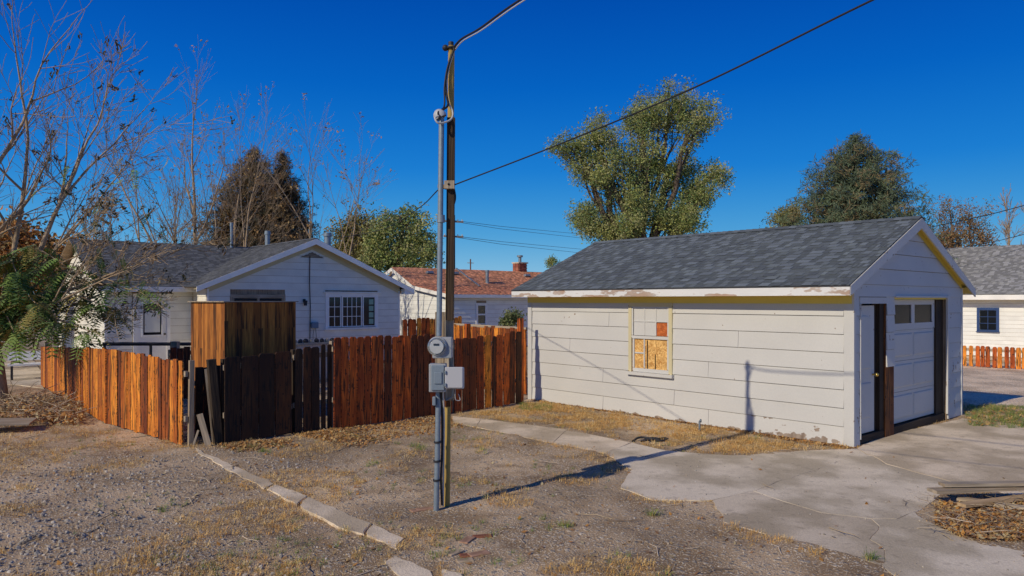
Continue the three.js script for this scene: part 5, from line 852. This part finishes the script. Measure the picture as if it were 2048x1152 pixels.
{
  const tg = tuftGeo(14, 0.07, 0.05, 0.003), flat = tuftGeo(11, 0.035, 0.06, 0.0028);
  stuff('dry_grass', flat, blades, [
    ...pick(30000, () => { const d = 4.4 + 11 * Math.pow(rnd(), 1.4), x = rr(-0.75, 0.7) * d; if (onSlab(x, d) || rnoise(x, d) < 0.54 + 0.05 * rnd()) return; return [spot(x, d), rr(0.6, 1.6), yawOnly()]; }),
    ...pick(22000, () => { const x = rr(-1.5, 5.4), d = rr(10.8, 17.2); if (!inPoly(strip, x, d) || onSlab(x, d) || fbm(x * 2.1, d * 2.1 + 9, 3) < 0.38 + 0.2 * rnd()) return; return [spot(x, d), rr(0.6, 1.8), yawOnly()]; }),
    ...pick(700, () => { const P = allSlabs[Math.floor(rnd() * allSlabs.length)], i = Math.floor(rnd() * P.length), a = P[i], b = P[(i + 1) % P.length], t = rnd(), x = a[0] + (b[0] - a[0]) * t + rr(-0.06, 0.06), d = a[1] + (b[1] - a[1]) * t + rr(-0.06, 0.06); if (d < 3 || onSlab(x, d)) return; return [spot(x, d), rr(0.6, 1.4), yawOnly()]; }),
  ], straw, 'flattened dry straw grass over the dirt yard', 'grass');
  stuff('grass', tg, blades, [
    ...pick(1500, () => { const d = 5 + 10 * Math.pow(rnd(), 1.2), x = rr(-0.6, 0.3) * d; if (onSlab(x, d) || fbm(x * 1.1 + 7, d * 1.1 + 55, 4) < 0.56) return; return [spot(x, d), rr(0.4, 1.2), yawOnly()]; }),
    ...pick(260, () => { const p = gnd(rr(1040, 1105), rr(808, 822)); return [spot(p.x, -p.z), rr(0.5, 1.1), yawOnly()]; }),
    ...pick(5200, () => { const x = rr(8, 15), d = rr(11.5, 16.5); if (!inPoly(gRight, x, d)) return; return [spot(x, d), rr(0.7, 1.7), yawOnly()]; }),
    ...[[505, 895], [530, 905], [1128, 1050], [960, 905], [1310, 1030], [1510, 880], [1740, 1118], [830, 893], [842, 898], [745, 930]].flatMap(([px, py]) => pick(7, () => { const p = gnd(px + rr(-10, 10), py + rr(-4, 4)); return [spot(p.x, -p.z), rr(0.7, 1.5), yawOnly()]; })),
  ], [...greens, ...greens, straw[0]], 'short green and yellow weeds growing in the yard', 'weeds');
}
{
  const lg = new Geo(); lg.tri(V(-0.03, 0, 0), V(0, 0.004, -0.017), V(0.035, 0.012, 0), [0, 0], [1, 0], [0, 1]); lg.tri(V(-0.03, 0, 0), V(0.035, 0.012, 0), V(0.002, 0.006, 0.018), [0, 0], [0, 1], [1, 0]);
  const G = lg.done(), along = (pts, n, w, skew = 0) => pick(n, () => { const i = Math.floor(rnd() * (pts.length - 1)), t = rnd(), p = gnd(pts[i][0] + (pts[i + 1][0] - pts[i][0]) * t, pts[i][1] + (pts[i + 1][1] - pts[i][1]) * t), r = Math.pow(rnd(), 2) * w; const x = p.x + r * 0.72 + rr(-0.1, 0.1), d = -p.z - r * 0.7 + rr(-0.1, 0.1); if (onSlab(x, d)) return; return [spot(x, d, rr(0.002, 0.02)), rr(0.5, 1.15), yawOnly(0.6)]; });
  stuff('fallen_leaves', G, blades, [
    ...along([[600, 870], [665, 860], [868, 833]], 4200, 1.5), ...along([[440, 893], [560, 880]], 1100, 0.7), ...along([[1060, 800], [1400, 850], [1690, 897]], 2600, 0.5),
    ...pick(2600, () => { const d = 4.5 + 11 * rnd(), x = rr(-0.7, 0.7) * d; if (onSlab(x, d) && rnd() > 0.04) return; if (rnoise(x + 5, d) < 0.5 && rnd() > 0.2) return; return [spot(x, d, onSlab(x, d) ? 0.014 : 0.006), rr(0.5, 1.1), yawOnly(0.5)]; }),
    ...pick(3800, () => { const p = gnd(rr(1870, 2150), rr(1008, 1085)); if (onSlab(p.x, -p.z)) return; return [spot(p.x, -p.z, rr(0, 0.04)), rr(0.5, 1.05), yawOnly(0.7)]; }),
    ...pick(2200, () => { const p = gnd(rr(-40, 170), rr(796, 852)); return [spot(p.x, -p.z, rr(0, 0.16)), rr(1, 1.8), yawOnly(0.8)]; }),
    ...pick(1400, () => { const x = rr(8, 14), d = rr(12, 15); if (!inPoly(gRight, x, d)) return; return [spot(x, d, 0.03), rr(0.8, 1.5), yawOnly(0.6)]; }),
  ], [[0.5, 0.24, 0.06], [0.36, 0.19, 0.08], [0.58, 0.38, 0.14], [0.3, 0.16, 0.07], [0.55, 0.26, 0.05], [0.5, 0.4, 0.22]], 'orange and brown fallen leaves along fence and walls', 'leaves');
  const tw = (k) => { const T = new Tubes(); const p = [V(0, 0, 0)]; for (let i = 1; i < 5; i++) p.push(V(i * 0.08, 0.012 * rnd() + 0.004, rr(-0.03, 0.03))); T.add(p, [0.004, 0.004, 0.0035, 0.003, 0.001], 4); if (k) T.add([p[2], p[2].clone().add(V(0.07, 0.015, 0.06))], [0.003, 0.001], 3); return T.done(); };
  stuff('twigs', tw(1), plain, [...pick(420, () => { const d = 4.5 + 10 * rnd(), x = rr(-0.7, 0.7) * d; return [onSlab(x, d) ? (rnd() > 0.1 ? null : V(x, 0.014, -d)) : spot(x, d, 0.006), rr(0.4, 1.3), new THREE.Euler(0, rr(0, 6.28), 0)]; }).filter((l) => l[0]), ...pick(420, () => { const p = gnd(rr(-40, 150), rr(800, 846)); return [spot(p.x, -p.z, rr(0, 0.2)), rr(0.8, 2.0), new THREE.Euler(rr(-0.5, 0.5), rr(0, 6.28), rr(-0.5, 0.5))]; }), ...pick(80, () => { const p = gnd(rr(1870, 2100), rr(1010, 1075)); return [spot(p.x, -p.z, rr(0.01, 0.08)), rr(0.5, 1.3), new THREE.Euler(rr(-0.2, 0.2), rr(0, 6.28), rr(-0.2, 0.2))]; })], [[0.4, 0.31, 0.2], [0.55, 0.45, 0.34], [0.26, 0.19, 0.13]], 'dry twigs and brush strewn on the ground', 'twigs');
  for (const [px, py, n, h] of [[700, 668, 30, 0.3], [745, 664, 40, 0.4]]) { const p = at(px, py, 20); const t = thing('plant', px < 720 ? 'small dry plant rising behind the red fence' : 'spiky dry plant under the multi-pane window', 'plant', [p.x, 0, p.z]); const m = mesh('leaves', tuftGeo(n, h * 3.4, 0.1, 0.012), leafMat(0.16, 0.17, 0.07), t); m.userData.kind = 'stuff'; }
}
shade(scene);
renderer.render(scene, camera);
